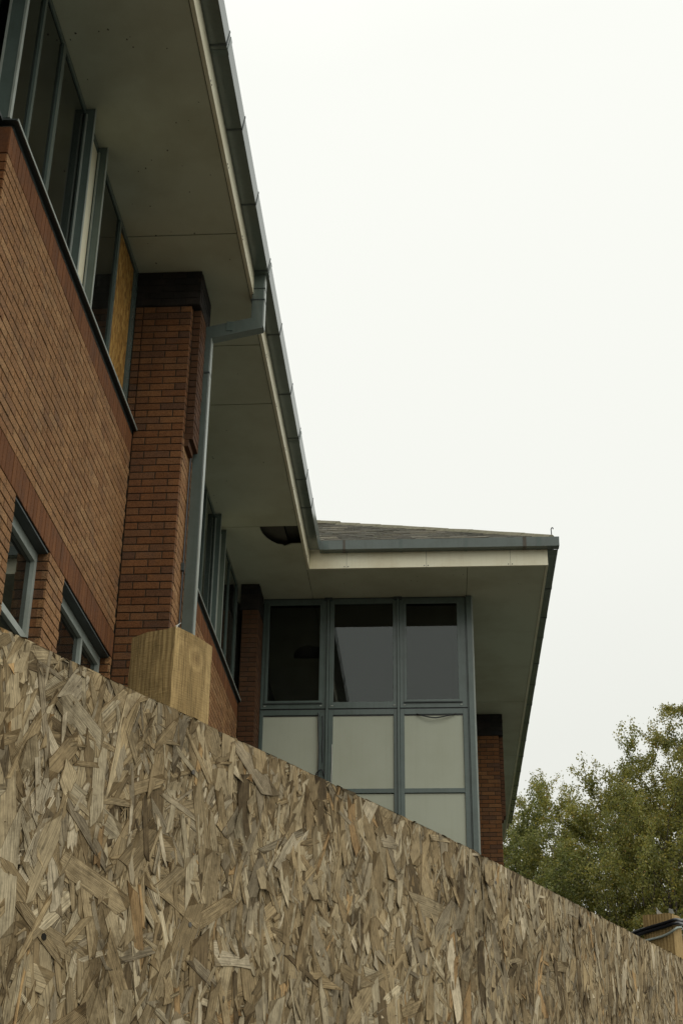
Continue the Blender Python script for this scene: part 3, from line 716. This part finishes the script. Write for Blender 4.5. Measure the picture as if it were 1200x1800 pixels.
# loose gasket strip and cables on the pale panels
gs = MB().tube([(-1.545, YM-0.012, 6.19), (-1.540, YM-0.02, 5.95), (-1.525, YM-0.03, 5.7), (-1.528, YM-0.02, 5.45), (-1.535, YM-0.012, 5.2), (-1.53, YM-0.01, 5.0)], 0.011, 5)
gs.build('loose_gasket', 'metal_dark', BLD)
MB().tube([(-1.492, YM-0.006, 6.15), (-1.480, YM-0.012, 5.9), (-1.487, YM-0.016, 5.72), (-1.478, YM-0.01, 5.5)], 0.006, 5).build('loose_gasket', 'rubber', BLD)
MB().tube([(-1.357, YM-0.004, 5.75), (-1.352, YM-0.010, 5.5), (-1.359, YM-0.008, 5.3), (-1.354, YM-0.004, 5.1)], 0.0045, 5).build('light_sliver', 'paper', BLD)  # white strip put in for light showing through the gap

def cable(pts, r, label, mat='rubber', group=None, name='cable', seg=8):
    # smooth the polyline
    P = [Vector(p) for p in pts]; out_ = []
    for i in range(len(P)-1):
        p0, p1, p2, p3 = P[max(i-1, 0)], P[i], P[i+1], P[min(i+2, len(P)-1)]
        for k in range(6):
            t = k/6; out_.append(0.5*((2*p1)+(p2-p0)*t+(2*p0-5*p1+4*p2-p3)*t*t+(3*p1-p0-3*p2+p3)*t**3))
    out_.append(P[-1])
    o = MB().tube(out_, r, seg).build(name, mat, None, smooth=True)
    o['label'] = label; o['category'] = 'cable'
    if group: o['group'] = group
    return o
cable([(-0.235, YM+0.018, 6.175), (-0.204, YM-0.004, 6.157), (-0.106, YM-0.02, 6.124), (0.012, YM-0.024, 6.103), (0.137, YM-0.02, 6.122), (0.267, YM-0.004, 6.156), (0.30, YM+0.018, 6.175)], 0.0085, 'thin black cable sagging across the top of the right hand pale panel')
cable([(-1.575, YM-0.004, 5.20), (-1.568, YM-0.02, 5.316), (-1.537, YM-0.03, 5.37), (-1.483, YM-0.03, 5.40), (-1.455, YM-0.02, 5.33)], 0.008, 'short black cable end curling beside the loose seal of the left pale panel')

# rooms behind the glass
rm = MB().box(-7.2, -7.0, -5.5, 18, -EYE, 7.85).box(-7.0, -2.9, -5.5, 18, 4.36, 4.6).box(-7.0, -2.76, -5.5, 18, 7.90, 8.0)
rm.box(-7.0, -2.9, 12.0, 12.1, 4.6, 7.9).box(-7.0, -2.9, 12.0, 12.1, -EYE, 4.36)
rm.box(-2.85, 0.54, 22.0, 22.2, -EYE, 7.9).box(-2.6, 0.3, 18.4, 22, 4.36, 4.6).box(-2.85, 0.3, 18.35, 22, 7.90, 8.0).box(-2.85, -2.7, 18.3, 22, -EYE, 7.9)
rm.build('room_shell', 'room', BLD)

# roof: planes, slates on the slope that shows, mossy hip
TP = math.tan(math.radians(30.2)); XE, YE_, ZE = -1.53, 17.06, 8.205; XER = 1.645
rf = MB(); T = 6.0
def slab(pts, th=0.05): rf.mesh_prism(pts, [(x, y, z-th) for x, y, z in pts])
slab([(XE, -5.6, ZE), (XE, YE_, ZE), (XE-T, YE_+T, ZE+T*TP), (XE-T, -5.6, ZE+T*TP)])
slab([(XE, YE_, ZE), (XER, YE_, ZE), (XER-T, YE_+T, ZE+T*TP), (XE-T, YE_+T, ZE+T*TP)])
slab([(XER, YE_, ZE), (XER, YEND, ZE), (XER-T, YEND-T, ZE+T*TP), (XER-T, YE_+T, ZE+T*TP)])
roof = rf.build('roof', 'slate', BLD)
th = math.radians(30.2)
def slate_mesh(k):
    r_ = np.random.default_rng(40+k)
    vx = np.linspace(-0.5, 0.5, 6); pts = [(x, -0.5 + (r_.uniform(-0.02, 0.02) if 0 < i < 5 else 0), 0.0) for i, x in enumerate(vx)]
    top = pts + [(0.5, 0.5, 0), (-0.5, 0.5, 0)]
    m = MB().mesh_prism([(x, y, 0.5) for x, y, _ in top], [(x, y, -0.5) for x, y, _ in top])
    me = bpy.data.meshes.new('slate'); me.from_pydata(m.v, [], m.f); bm = bmesh.new(); bm.from_mesh(me); bmesh.ops.recalc_face_normals(bm, faces=bm.faces); bm.to_mesh(me); bm.free()
    me.materials.append(MAT['slate']); return me
SM = [slate_mesh(k) for k in range(5)]
gauge = 0.185; k = 0; row = 0
while True:
    tt = row*gauge*math.cos(th)
    if tt > 3.65: break
    x = max(XE-tt, -2.15) + (0.13 if row % 2 else 0.0) - 0.13
    while x < XER-tt-0.02:
        w = rng.uniform(0.235, 0.265); wl = min(w, XER-tt-x+0.02)
        if wl > 0.05:
            o = bpy.data.objects.new('slate', SM[k % 5]); k += 1; COL.objects.link(o); o.parent = roof
            thk = rng.uniform(0.008, 0.014); lift = rng.uniform(0.0, 0.007)
            yc = YE_ + tt + 0.17*math.cos(th) + rng.normal(0, 0.006); zc = ZE + (yc-YE_)*TP + 0.016 + lift
            o.location = Vector((x+wl/2, yc, zc+EYE)) - WL[roof]
            o.rotation_euler = (th - 0.045 + rng.normal(0, 0.007), rng.normal(0, 0.012), rng.normal(0, 0.008)); o.scale = (wl-0.005, 0.40, thk)
        x += w
    row += 1
# hip tiles
for i in range(11):
    t0 = 0.02+i*0.34; t1 = t0+0.36
    hm = MB(); prof = [(-0.11, -0.035), (-0.06, 0.02), (0, 0.045), (0.06, 0.02), (0.11, -0.035), (0.06, -0.015), (0, 0.012), (-0.06, -0.015)]
    aw = Vector((0.7071, 0.7071, 0)); rings = []
    for t, sc_ in ((t0, 1.06), (t1, 0.97)):
        cpt = Vector((XER-t, YE_+t, ZE+t*TP+0.02)) + Vector((0, 0, rng.normal(0, 0.004)))
        rings.append([cpt + aw*(a*sc_) + Vector((0, 0, b*sc_)) for a, b in prof])
    hm.mesh_prism(rings[0], rings[1]); hm.build('hip_tile', 'ridge', roof)
MB().tube([(1.612, 17.1, 8.25), (1.612, 17.1, 8.33), (1.610, 17.1, 8.372), (1.617, 17.1, 8.392), (1.630, 17.1, 8.397), (1.638, 17.1, 8.388), (1.636, 17.1, 8.376)], 0.0075, 6).build('hip_iron', 'metal_dark', roof)

# ------------------------------------------------------------------ hoarding
HO = thing('hoarding', (-0.2, 2.6, 0), 'weathered grey brown chipboard hoarding with square timber posts behind its top edge', 'hoarding')
HP = np.array([-0.608, 1.817]); D1 = np.array([math.sin(math.radians(27.5)), math.cos(math.radians(27.5))])
D2 = np.array([math.sin(math.radians(25.39)), math.cos(math.radians(25.39))]); SB = 1.523
HT = 0.75                                            # top edge, above the eye
def hpt(s_, h, z):
    """s along the hoarding, h out of its face towards the street, z height above the eye"""
    if s_ <= SB: p = HP + D1*s_; d_ = D1
    else: p = HP + D1*SB + D2*(s_-SB); d_ = D2
    return (p[0] + d_[1]*h, p[1] - d_[0]*h, z)
def hoard_box(name, mat, parent, s0, s1, h0, h1, z0, z1, bevel=0.0):
    c8 = [hpt(a, h, z) for z in (z0, z1) for (a, h) in ((s0, h0), (s1, h0), (s1, h1), (s0, h1))]
    return MB().mesh_prism(c8[4:], c8[:4]).build(name, mat, parent, bevel)
SSEAM = SB
bdA = hoard_box('board', 'board', HO, -0.92, SSEAM-0.0015, -0.018, 0.0, HT-1.22, HT-0.001)
bdB = hoard_box('board', 'board', HO, SSEAM+0.0015, SSEAM+2.44, -0.018, 0.0, HT-1.22, HT-0.004)
hoard_box('board', 'board', HO, -0.92, SSEAM-0.0015, -0.018, 0.0, -EYE+0.02, HT-1.223)
hoard_box('board', 'board', HO, SSEAM+0.0015, SSEAM+2.44, -0.018, 0.0, -EYE+0.02, HT-1.223)

PAL = np.array([(0.330, 0.262, 0.158), (0.375, 0.308, 0.196), (0.275, 0.212, 0.122), (0.43, 0.37, 0.255), (0.225, 0.170, 0.096), (0.315, 0.268, 0.186),
                (0.135, 0.100, 0.056), (0.50, 0.435, 0.315), (0.37, 0.25, 0.125), (0.34, 0.265, 0.155), (0.26, 0.218, 0.15), (0.42, 0.285, 0.14)])
PW = np.array([17, 15, 12, 11, 8, 10, 3.5, 5, 1.6, 10, 8, 0.7]); PW = PW/PW.sum()
ROWS = 6
def make_strands():
    def zlow(s_): return 0.10 + 0.095*s_
    groups = {0: {'v': [], 'f': [], 'col': [], 'uv': []}, 1: {'v': [], 'f': [], 'col': [], 'uv': []}}
    singles = []
    NT = 16000; S0, S1 = -0.22, 3.35
    for i in range(NT):
        q = rng.random(); sc = (S0 + (S1-S0)*rng.random()); zc = zlow(sc) + (HT+0.02-zlow(sc))*rng.random()
        if q < 0.20: L = rng.uniform(0.06, 0.165); W = rng.uniform(0.012, 0.044 if sc < 1.6 else 0.030); ly = rng.uniform(0.0010, 0.0042)
        elif q < 0.50: L = rng.uniform(0.04, 0.115); W = rng.uniform(0.0045, 0.014); ly = rng.uniform(0.0004, 0.0042)
        else: L = rng.uniform(0.012, 0.07); W = rng.uniform(0.0008, 0.0036); ly = rng.uniform(0.0004, 0.0033)
        ang = rng.normal(0, math.radians(22)) if rng.random() < 0.78 - 0.10*(sc < 0.9) else rng.uniform(-math.pi/2, math.pi/2)
        if q >= 0.50: ang = rng.normal(0, math.radians(38))
        ca, sa = math.cos(ang), math.sin(ang)
        # outline: rows along the chip, three points across, ragged ends and wandering edges
        v = np.linspace(-0.5, 0.5, ROWS)*L
        wob = 1 + rng.normal(0, 0.035, (ROWS, 2)); taper = np.ones(ROWS)
        if rng.random() < 0.28: e_ = rng.uniform(0.1, 0.8); taper[0 if rng.random() < 0.5 else -1] = e_
        wl = -W/2*wob[:, 0]*taper; wr_ = W/2*wob[:, 1]*taper; wm = (wl+wr_)/2 + rng.normal(0, W*0.02, ROWS)
        drift = rng.normal(0, W*0.10)*(v/L)**2*4
        X = np.stack([wl, wm, wr_], 1) + drift[:, None]
        V = np.repeat(v[:, None], 3, 1)
        jag = min(L*0.10, W*0.35); V[0] += rng.uniform(-jag, jag, 3) + rng.normal(0, jag*1.1)*np.array([-1, 0, 1]); V[-1] += rng.uniform(-jag, jag, 3) + rng.normal(0, jag*1.1)*np.array([-1, 0, 1])
        H = ly + X*rng.normal(0, 0.028) + V*rng.normal(0, 0.008) + rng.normal(0, 0.00006, X.shape)
        if rng.random() < 0.06 and L > 0.03:               # a lifted end
            en = 1 if rng.random() < 0.5 else -1; H += np.clip(en*V/L, 0, 1)**2*rng.uniform(0.006, 0.026)*min(1, L/0.08)
        H = np.clip(H, -0.001, 0.02)
        s_ = sc + X*ca + V*sa; z_ = zc - X*sa + V*ca
        board = 0 if sc < SSEAM else 1
        if board == 0: s_ = np.minimum(s_, SSEAM-0.0018)
        else: s_ = np.maximum(s_, SSEAM+0.0018)
        z_ = np.minimum(z_, HT - 0.003*board + 0.0006 - abs(rng.normal(0, 0.0018)))
        if z_.max()-z_.min() < 0.002 or s_.max()-s_.min() < 0.0006: continue
        thk = 0.0010 if q < 0.5 else 0.0006
        ss = np.concatenate([s_.ravel(), s_.ravel()]); zz = np.concatenate([z_.ravel(), z_.ravel()]); hh = np.concatenate([H.ravel(), (H-thk).ravel()])
        dd = np.where(ss[:, None] <= SB, D1, D2); base = np.where(ss[:, None] <= SB, HP + D1*ss[:, None], HP + D1*SB + D2*(ss[:, None]-SB))
        P = np.stack([base[:, 0] + dd[:, 1]*hh, base[:, 1] - dd[:, 0]*hh, zz + EYE], 1)
        col = PAL[rng.choice(len(PAL), p=PW)]*rng.uniform(0.80, 1.18)*np.array([1.04, 1.0, 0.93])
        st = rng.choice([0.0, 0.25, 1.0], p=[0.34, 0.36, 0.30]) if q < 0.5 else 0.0
        u0, v0 = rng.uniform(0, 40, 2)
        UV = np.stack([np.concatenate([X.ravel(), X.ravel()]) + u0, np.concatenate([V.ravel(), V.ravel()]) + v0], 1)
        # size in the picture
        area = 0
        if q < 0.25:
            pts = [px((P[j, 0], P[j, 1], P[j, 2]-EYE)) for j in (0, 2, 3*ROWS-1, 3*ROWS-3)]
            cx_, cy_ = np.mean(pts, 0)
            if 5 < cx_ < 677 and cy_ < 1015:
                area = 0.5*abs(sum(pts[a][0]*pts[(a+1) % 4][1]-pts[(a+1) % 4][0]*pts[a][1] for a in range(4))) * (0.4 + ly*200)
        ED = np.zeros((ROWS, 3)); ED[1:-1, 1] = 1.0; ED = np.concatenate([ED.ravel(), np.zeros(ROWS*3)])*max(1.0, W/0.010)
        singles.append((area, board, P, col, st, UV, ED))
    singles.sort(key=lambda t: -t[0])
    n3 = ROWS*3; F = []
    for r in range(ROWS-1):
        for k_ in range(2): a = r*3+k_; F.append((a, a+1, a+4, a+3))
    per = [0, 1, 2] + [r*3+2 for r in range(1, ROWS)] + [3*ROWS-2, 3*ROWS-3] + [r*3 for r in range(ROWS-2, 0, -1)]
    for a, b in zip(per, per[1:]+per[:1]): F.append((b, a, a+n3, b+n3))
    F = np.array(F)
    def mk(name, items, parent):
        P = np.concatenate([t[2] for t in items]); cen = (P.min(0)+P.max(0))/2
        nf = len(F); FF = (F[None] + (np.arange(len(items))*2*n3)[:, None, None]).reshape(-1, 4)
        me = bpy.data.meshes.new(name)
        me.vertices.add(len(P)); me.vertices.foreach_set('co', (P-cen).astype(np.float32).ravel())
        me.loops.add(FF.size); me.loops.foreach_set('vertex_index', FF.ravel().astype(np.int32))
        me.polygons.add(len(FF)); me.polygons.foreach_set('loop_start', np.arange(0, FF.size, 4, dtype=np.int32)); me.polygons.foreach_set('use_smooth', np.zeros(len(FF), dtype=bool))
        me.update(calc_edges=True)
        uvl = me.uv_layers.new(name='grain'); UV = np.concatenate([t[5] for t in items]); uvl.data.foreach_set('uv', UV[FF.ravel()].astype(np.float32).ravel())
        at = me.attributes.new('tint', 'FLOAT_COLOR', 'POINT')
        C = np.concatenate([np.tile([*t[3], t[4]], (2*n3, 1)) for t in items]); at.data.foreach_set('color', C.astype(np.float32).ravel())
        a2 = me.attributes.new('rim_shade', 'FLOAT', 'POINT'); a2.data.foreach_set('value', np.concatenate([t[6] for t in items]).astype(np.float32))
        me.materials.append(MAT['strand'])
        me.validate()
        return link(name, me, parent, cen)
    par = [bdA, bdB]
    for t in singles[:300]: mk('wood_strand', [t], par[t[1]])
    for b in (0, 1):
        o = mk('strand_layer', [t for t in singles[300:] if t[1] == b], par[b]); o['kind'] = 'stuff'
make_strands()

# posts
def post(s0, ztop, w, knot_s, knot_z, seed, zbot=-EYE, dp_=0.101):
    r_ = np.random.default_rng(seed)
    mt = timber_mat('sawn_post_timber_%d' % seed, (0.41, 0.285, 0.125), (0.22, 0.145, 0.058), E(hpt(knot_s, -0.02, knot_z)))
    MAT['_p'] = mt
    bm = bmesh.new(); n_ = 24; zs = np.concatenate([[zbot], np.linspace(HT-0.25, ztop, n_)])
    cor = [(s0, -0.019), (s0+w, -0.019), (s0+w, -0.019-dp_), (s0, -0.019-dp_)]
    rings = []
    for z in zs:
        ring = []
        for i in range(4):
            a, b = cor[i], cor[(i+1) % 4]
            for k_ in range(5):
                f = k_/5; p = (a[0]+(b[0]-a[0])*f, a[1]+(b[1]-a[1])*f)
                j = r_.normal(0, 0.0005, 2); rr = 0.0035 if k_ == 0 else (0.0008 if k_ in (1, 4) else 0)
                cx_, cy_ = s0+w/2, -0.019-dp_/2
                ring.append(bm.verts.new(E(hpt(p[0]+j[0]-rr*np.sign(p[0]-cx_), p[1]-rr*np.sign(p[1]-cy_)+min(0, j[1]), z + (r_.normal(0, 0.0012) if z == zs[-1] else 0)))))
        rings.append(ring)
    for a, b in zip(rings[:-1], rings[1:]):
        for k_ in range(20): bm.faces.new((a[k_], a[(k_+1) % 20], b[(k_+1) % 20], b[k_]))
    bm.faces.new(rings[-1]); bm.faces.new(list(reversed(rings[0])))
    bmesh.ops.recalc_face_normals(bm, faces=bm.faces)
    me = bpy.data.meshes.new('post'); bm.to_mesh(me); bm.free(); me.materials.append(mt)
    co = np.array([v.co[:] for v in me.vertices]); cen = co.mean(0)
    for v in me.vertices: v.co -= Vector(cen)
    return link('post', me, HO, cen)
post(0.419, 0.907, 0.113, 0.419+0.062, 0.868, 3)
post(3.043, 0.890, 0.101, 3.07, 0.66, 4)
post(-2.02, 0.88, 0.104, -2.0, 0.8, 5)

# screws and old knot holes in the sheets
for par_, s_, z_, r0, mt_, nm in ((bdA, 0.46, 0.66, 0.0042, 'rust', 'screw'), (bdA, 0.475, 0.42, 0.0042, 'rust', 'screw'), (bdA, -0.30, 0.38, 0.004, 'void', 'knot_hole'), (bdA, 0.02, 0.50, 0.0055, 'void', 'knot_hole'),
                                  (bdA, 0.15, 0.35, 0.005, 'void', 'knot_hole'), (bdB, 3.075, 0.72, 0.0042, 'rust', 'screw'), (bdB, 1.60, 0.70, 0.0042, 'rust', 'screw'), (bdA, 1.49, 0.66, 0.0042, 'rust', 'screw')):
    pts = [hpt(s_+r0*math.cos(a), 0.0052, z_+r0*math.sin(a)) for a in np.linspace(0, 5.5, 8)]; ptb = [hpt(s_+r0*math.cos(a), 0.0, z_+r0*math.sin(a)) for a in np.linspace(0, 5.5, 8)]
    MB().mesh_prism(pts, ptb).build(nm, mt_, par_)

# cables slung round the second post
gC = 'cables slung round the far hoarding post'
def rc(s_, h, z): return hpt(s_, h, z)
for dz, dh, rr, lab in ((0.006, 0.0, 0.0050, 'upper black cable of the bundle round the far hoarding post'), (-0.005, 0.003, 0.0052, 'lower black cable of the bundle round the far hoarding post')):
    cable([rc(2.98, -0.24, 0.79+dz), rc(3.025, -0.17, 0.822+dz), rc(3.035, -0.128, 0.836+dz), rc(3.0375, -0.086, 0.846+dz), rc(3.0375, -0.045, 0.854+dz), rc(3.0365, -0.018, 0.860+dz), rc(3.046, -0.010+dh, 0.863+dz), rc(3.09, -0.011+dh, 0.868+dz), rc(3.14, -0.012, 0.874+dz), rc(3.4, -0.014, 0.89+dz), rc(4.4, -0.03, 0.83+dz)], rr, lab, group=gC)
cable([rc(2.99, -0.19, 0.778), rc(3.03, -0.125, 0.806), rc(3.0375, -0.098, 0.813), rc(3.0375, -0.062, 0.819), rc(3.0375, -0.034, 0.828), rc(3.038, -0.016, 0.838), rc(3.05, -0.011, 0.845), rc(3.086, -0.011, 0.853), rc(3.126, -0.012, 0.866), rc(3.4, -0.014, 0.88), rc(4.4, -0.03, 0.82)], 0.0038, 'pale grey cable hanging below the black bundle on the far hoarding post', mat='grey_cable', group=gC)

# torn scraps of label left on the post tops
def scrap(pts, label):
    m = MB(); k_ = len(pts)//2
    m.v = list(pts); 
    for i in range(k_-1): m.f.append((2*i, 2*i+1, 2*i+3, 2*i+2))
    o = m.build('paper_scrap', 'paper', None, recalc=False); o['label'] = label; o['category'] = 'paper scrap'
    md = o.modifiers.new('thickness', 'SOLIDIFY'); md.thickness = 0.0006
scrap([rc(0.424, -0.034, 0.905), rc(0.424, -0.022, 0.905), rc(0.428, -0.030, 0.911), rc(0.427, -0.021, 0.912), rc(0.434, -0.026, 0.917), rc(0.433, -0.020, 0.918)], 'small torn white scrap on the corner of the near post top')
scrap([rc(3.049, -0.070, 0.889), rc(3.049, -0.050, 0.889), rc(3.047, -0.071, 0.895), rc(3.048, -0.057, 0.894), rc(3.045, -0.0695, 0.902), rc(3.046, -0.063, 0.901), rc(3.041, -0.0690, 0.910), rc(3.042, -0.0675, 0.909)], 'curled sharp white scrap standing on the far post top')
scrap([rc(3.047, -0.032, 0.888), rc(3.047, -0.014, 0.888), rc(3.044, -0.031, 0.895), rc(3.045, -0.018, 0.894), rc(3.040, -0.029, 0.903), rc(3.043, -0.016, 0.899)], 'crumpled white scrap nearest the corner of the far post top')

# ------------------------------------------------------------------ trees
def tree(seed, x, y, top, rad, nleaf, leaf, label, trunk_r=0.15, low=2.0, leaf_size=0.06, spread=1.0):
    r_ = np.random.default_rng(seed)
    root = thing('tree', (x, y, 0), label, 'tree', 'trees behind the hoarding')
    H = top                                              # above the eye
    m = MB(); npt = 12
    tz = np.linspace(-EYE, H*0.93, npt); lean = r_.normal(0, 0.25, 2)
    tx = x + lean[0]*((tz+EYE)/(H+EYE))**1.5 + r_.normal(0, 0.05, npt); ty = y + lean[1]*((tz+EYE)/(H+EYE))**1.5 + r_.normal(0, 0.05, npt)
    m.tube(list(zip(tx, ty, tz)), [trunk_r*(1-0.93*i/(npt-1)) for i in range(npt)], 7)
    m.build('trunk', 'bark', root, smooth=True)
    br = MB(); tips = []
    nb = 46
    for i in range(nb):
        f = (i+r_.random())/nb; z0 = low + (H*0.97-low)*f
        k_ = np.interp(z0, tz, np.arange(npt)); bx = np.interp(k_, np.arange(npt), tx); by = np.interp(k_, np.arange(npt), ty)
        a = i*2.399 + r_.normal(0, 0.4); ln = rad*(math.sin(math.pi*min(1, 0.22+0.80*(1-f)))**0.75*0.95 + 0.12)*r_.uniform(0.65, 1.15)
        el = r_.uniform(0.5, 1.0) + 0.25*f
        pts = []; p = np.array([bx, by, z0]); d_ = np.array([math.cos(a)*math.cos(el), math.sin(a)*math.cos(el), math.sin(el)])
        ns = 7
        for s_ in range(ns):
            pts.append(p.copy()); p = p + d_*ln/ns
            d_ = d_ + r_.normal(0, 0.10, 3) + np.array([math.cos(a)*0.05, math.sin(a)*0.05, -0.055]); d_ /= np.linalg.norm(d_)
        r0 = 0.035*(1-f)+0.012
        br.tube(pts, [r0*(1-0.85*s_/(ns-1)) for s_ in range(ns)], 4)
        for s_ in range(2, ns):
            for _ in range(3):                            # twigs
                q = pts[s_].copy(); dd = d_*0.5 + r_.normal(0, 0.55, 3) + np.array([0, 0, 0.30 if f > 0.8 else 0.05]); dd /= np.linalg.norm(dd)
                tl = r_.uniform(0.35, 0.95)*(0.6+0.4*spread); tp = []
                for t_ in range(5):
                    tp.append(q.copy()); q = q + dd*tl/4; dd = dd + r_.normal(0, 0.13, 3) + np.array([0, 0, -0.07]); dd /= np.linalg.norm(dd)
                br.tube(tp, [0.008, 0.0065, 0.005, 0.004, 0.0025], 3); tips.append(np.array(tp))
    for j in range(26):                                   # leaders that stand up out of the crown
        a = r_.uniform(0, 6.283); rr = rad*0.55*math.sqrt(r_.random()); q = np.array([x+lean[0]+math.cos(a)*rr, y+lean[1]+math.sin(a)*rr, H*(0.93-0.26*(rr/rad)**1.2)-r_.uniform(0.3, 1.1)])
        dd = np.array([math.cos(a)*0.22, math.sin(a)*0.22, 1.0]) + r_.normal(0, 0.12, 3); tl = r_.uniform(0.9, 1.9); tp = []
        for t_ in range(7):
            tp.append(q.copy()); q = q + dd/np.linalg.norm(dd)*tl/6; dd = dd + r_.normal(0, 0.10, 3)
        br.tube(tp, np.linspace(0.012, 0.002, 7).tolist(), 3); tips.append(np.array(tp[1:6])); tips.append(np.array(tp[2:7]))
    br.build('branches', 'bark', root)
    T_ = np.array(tips); n = int(nleaf*1.35)
    ti = r_.integers(0, len(T_), n); f = r_.random(n)*3.999; i0 = f.astype(int); fr = (f-i0)[:, None]
    P = T_[ti, i0]*(1-fr) + T_[ti, i0+1]*fr + r_.normal(0, 0.060*spread, (n, 3))
    P[:, 2] -= np.abs(r_.normal(0, 0.04, n))
    A = r_.normal(0, 1, (n, 3)); A[:, 2] -= 0.7; A /= np.linalg.norm(A, axis=1)[:, None]
    B = np.cross(A, r_.normal(0, 1, (n, 3))); B /= np.linalg.norm(B, axis=1)[:, None]
    S = (leaf_size*r_.uniform(0.65, 1.25, n))[:, None]
    Nn = np.cross(A, B)
    V4 = np.stack([P, P + A*S*0.45 + B*S*0.36 + Nn*S*0.06, P + A*S, P + A*S*0.45 - B*S*0.36 + Nn*S*0.06], 1).reshape(-1, 3); V4[:, 2] += EYE
    cen = (V4.min(0)+V4.max(0))/2
    me = bpy.data.meshes.new('foliage'); me.vertices.add(4*n); me.vertices.foreach_set('co', (V4-cen).astype(np.float32).ravel())
    me.loops.add(4*n); me.loops.foreach_set('vertex_index', np.arange(4*n, dtype=np.int32)); me.polygons.add(n); me.polygons.foreach_set('loop_start', np.arange(0, 4*n, 4, dtype=np.int32)); me.polygons.foreach_set('use_smooth', np.zeros(n, dtype=bool))
    me.update(calc_edges=True); me.materials.append(MAT[leaf]); me.validate()
    o = link('foliage', me, root, cen); o['kind'] = 'stuff'
    return root
tree(11, 1.9, 37.5, 9.1, 3.0, 62000, 'leaf_green', 'thin green leafy tree showing below the far eave corner of the building', low=1.2)
tree(12, 4.5, 36.0, 9.8, 3.2, 74000, 'leaf_olive', 'olive leafy tree in the middle of the row, right of the eave', low=1.0)
tree(13, 7.0, 35.5, 12.0, 3.9, 110000, 'leaf_rust', 'tall leafy tree with yellowing leaves next to the tallest one', low=0.8)
tree(18, 9.3, 37.5, 14.6, 3.0, 70000, 'leaf_olive', 'tallest leafy tree, at the right edge of the row', low=0.8)
tree(14, 3.2, 42.0, 10.6, 3.4, 60000, 'leaf_olive', 'olive leafy tree standing farthest back behind the others', low=1.0)
tree(15, 5.5, 33.0, 8.3, 3.0, 74000, 'leaf_rust', 'shorter rust tinged leafy tree in front of the row', low=0.5)
tree(16, 2.6, 35.0, 7.4, 2.6, 56000, 'leaf_green', 'low green leafy tree in front of the row nearest the brick pier', low=0.5)
tree(17, 6.9, 31.0, 6.9, 2.6, 60000, 'leaf_olive', 'low bushy olive leafy tree just above the far hoarding post', low=0.2)
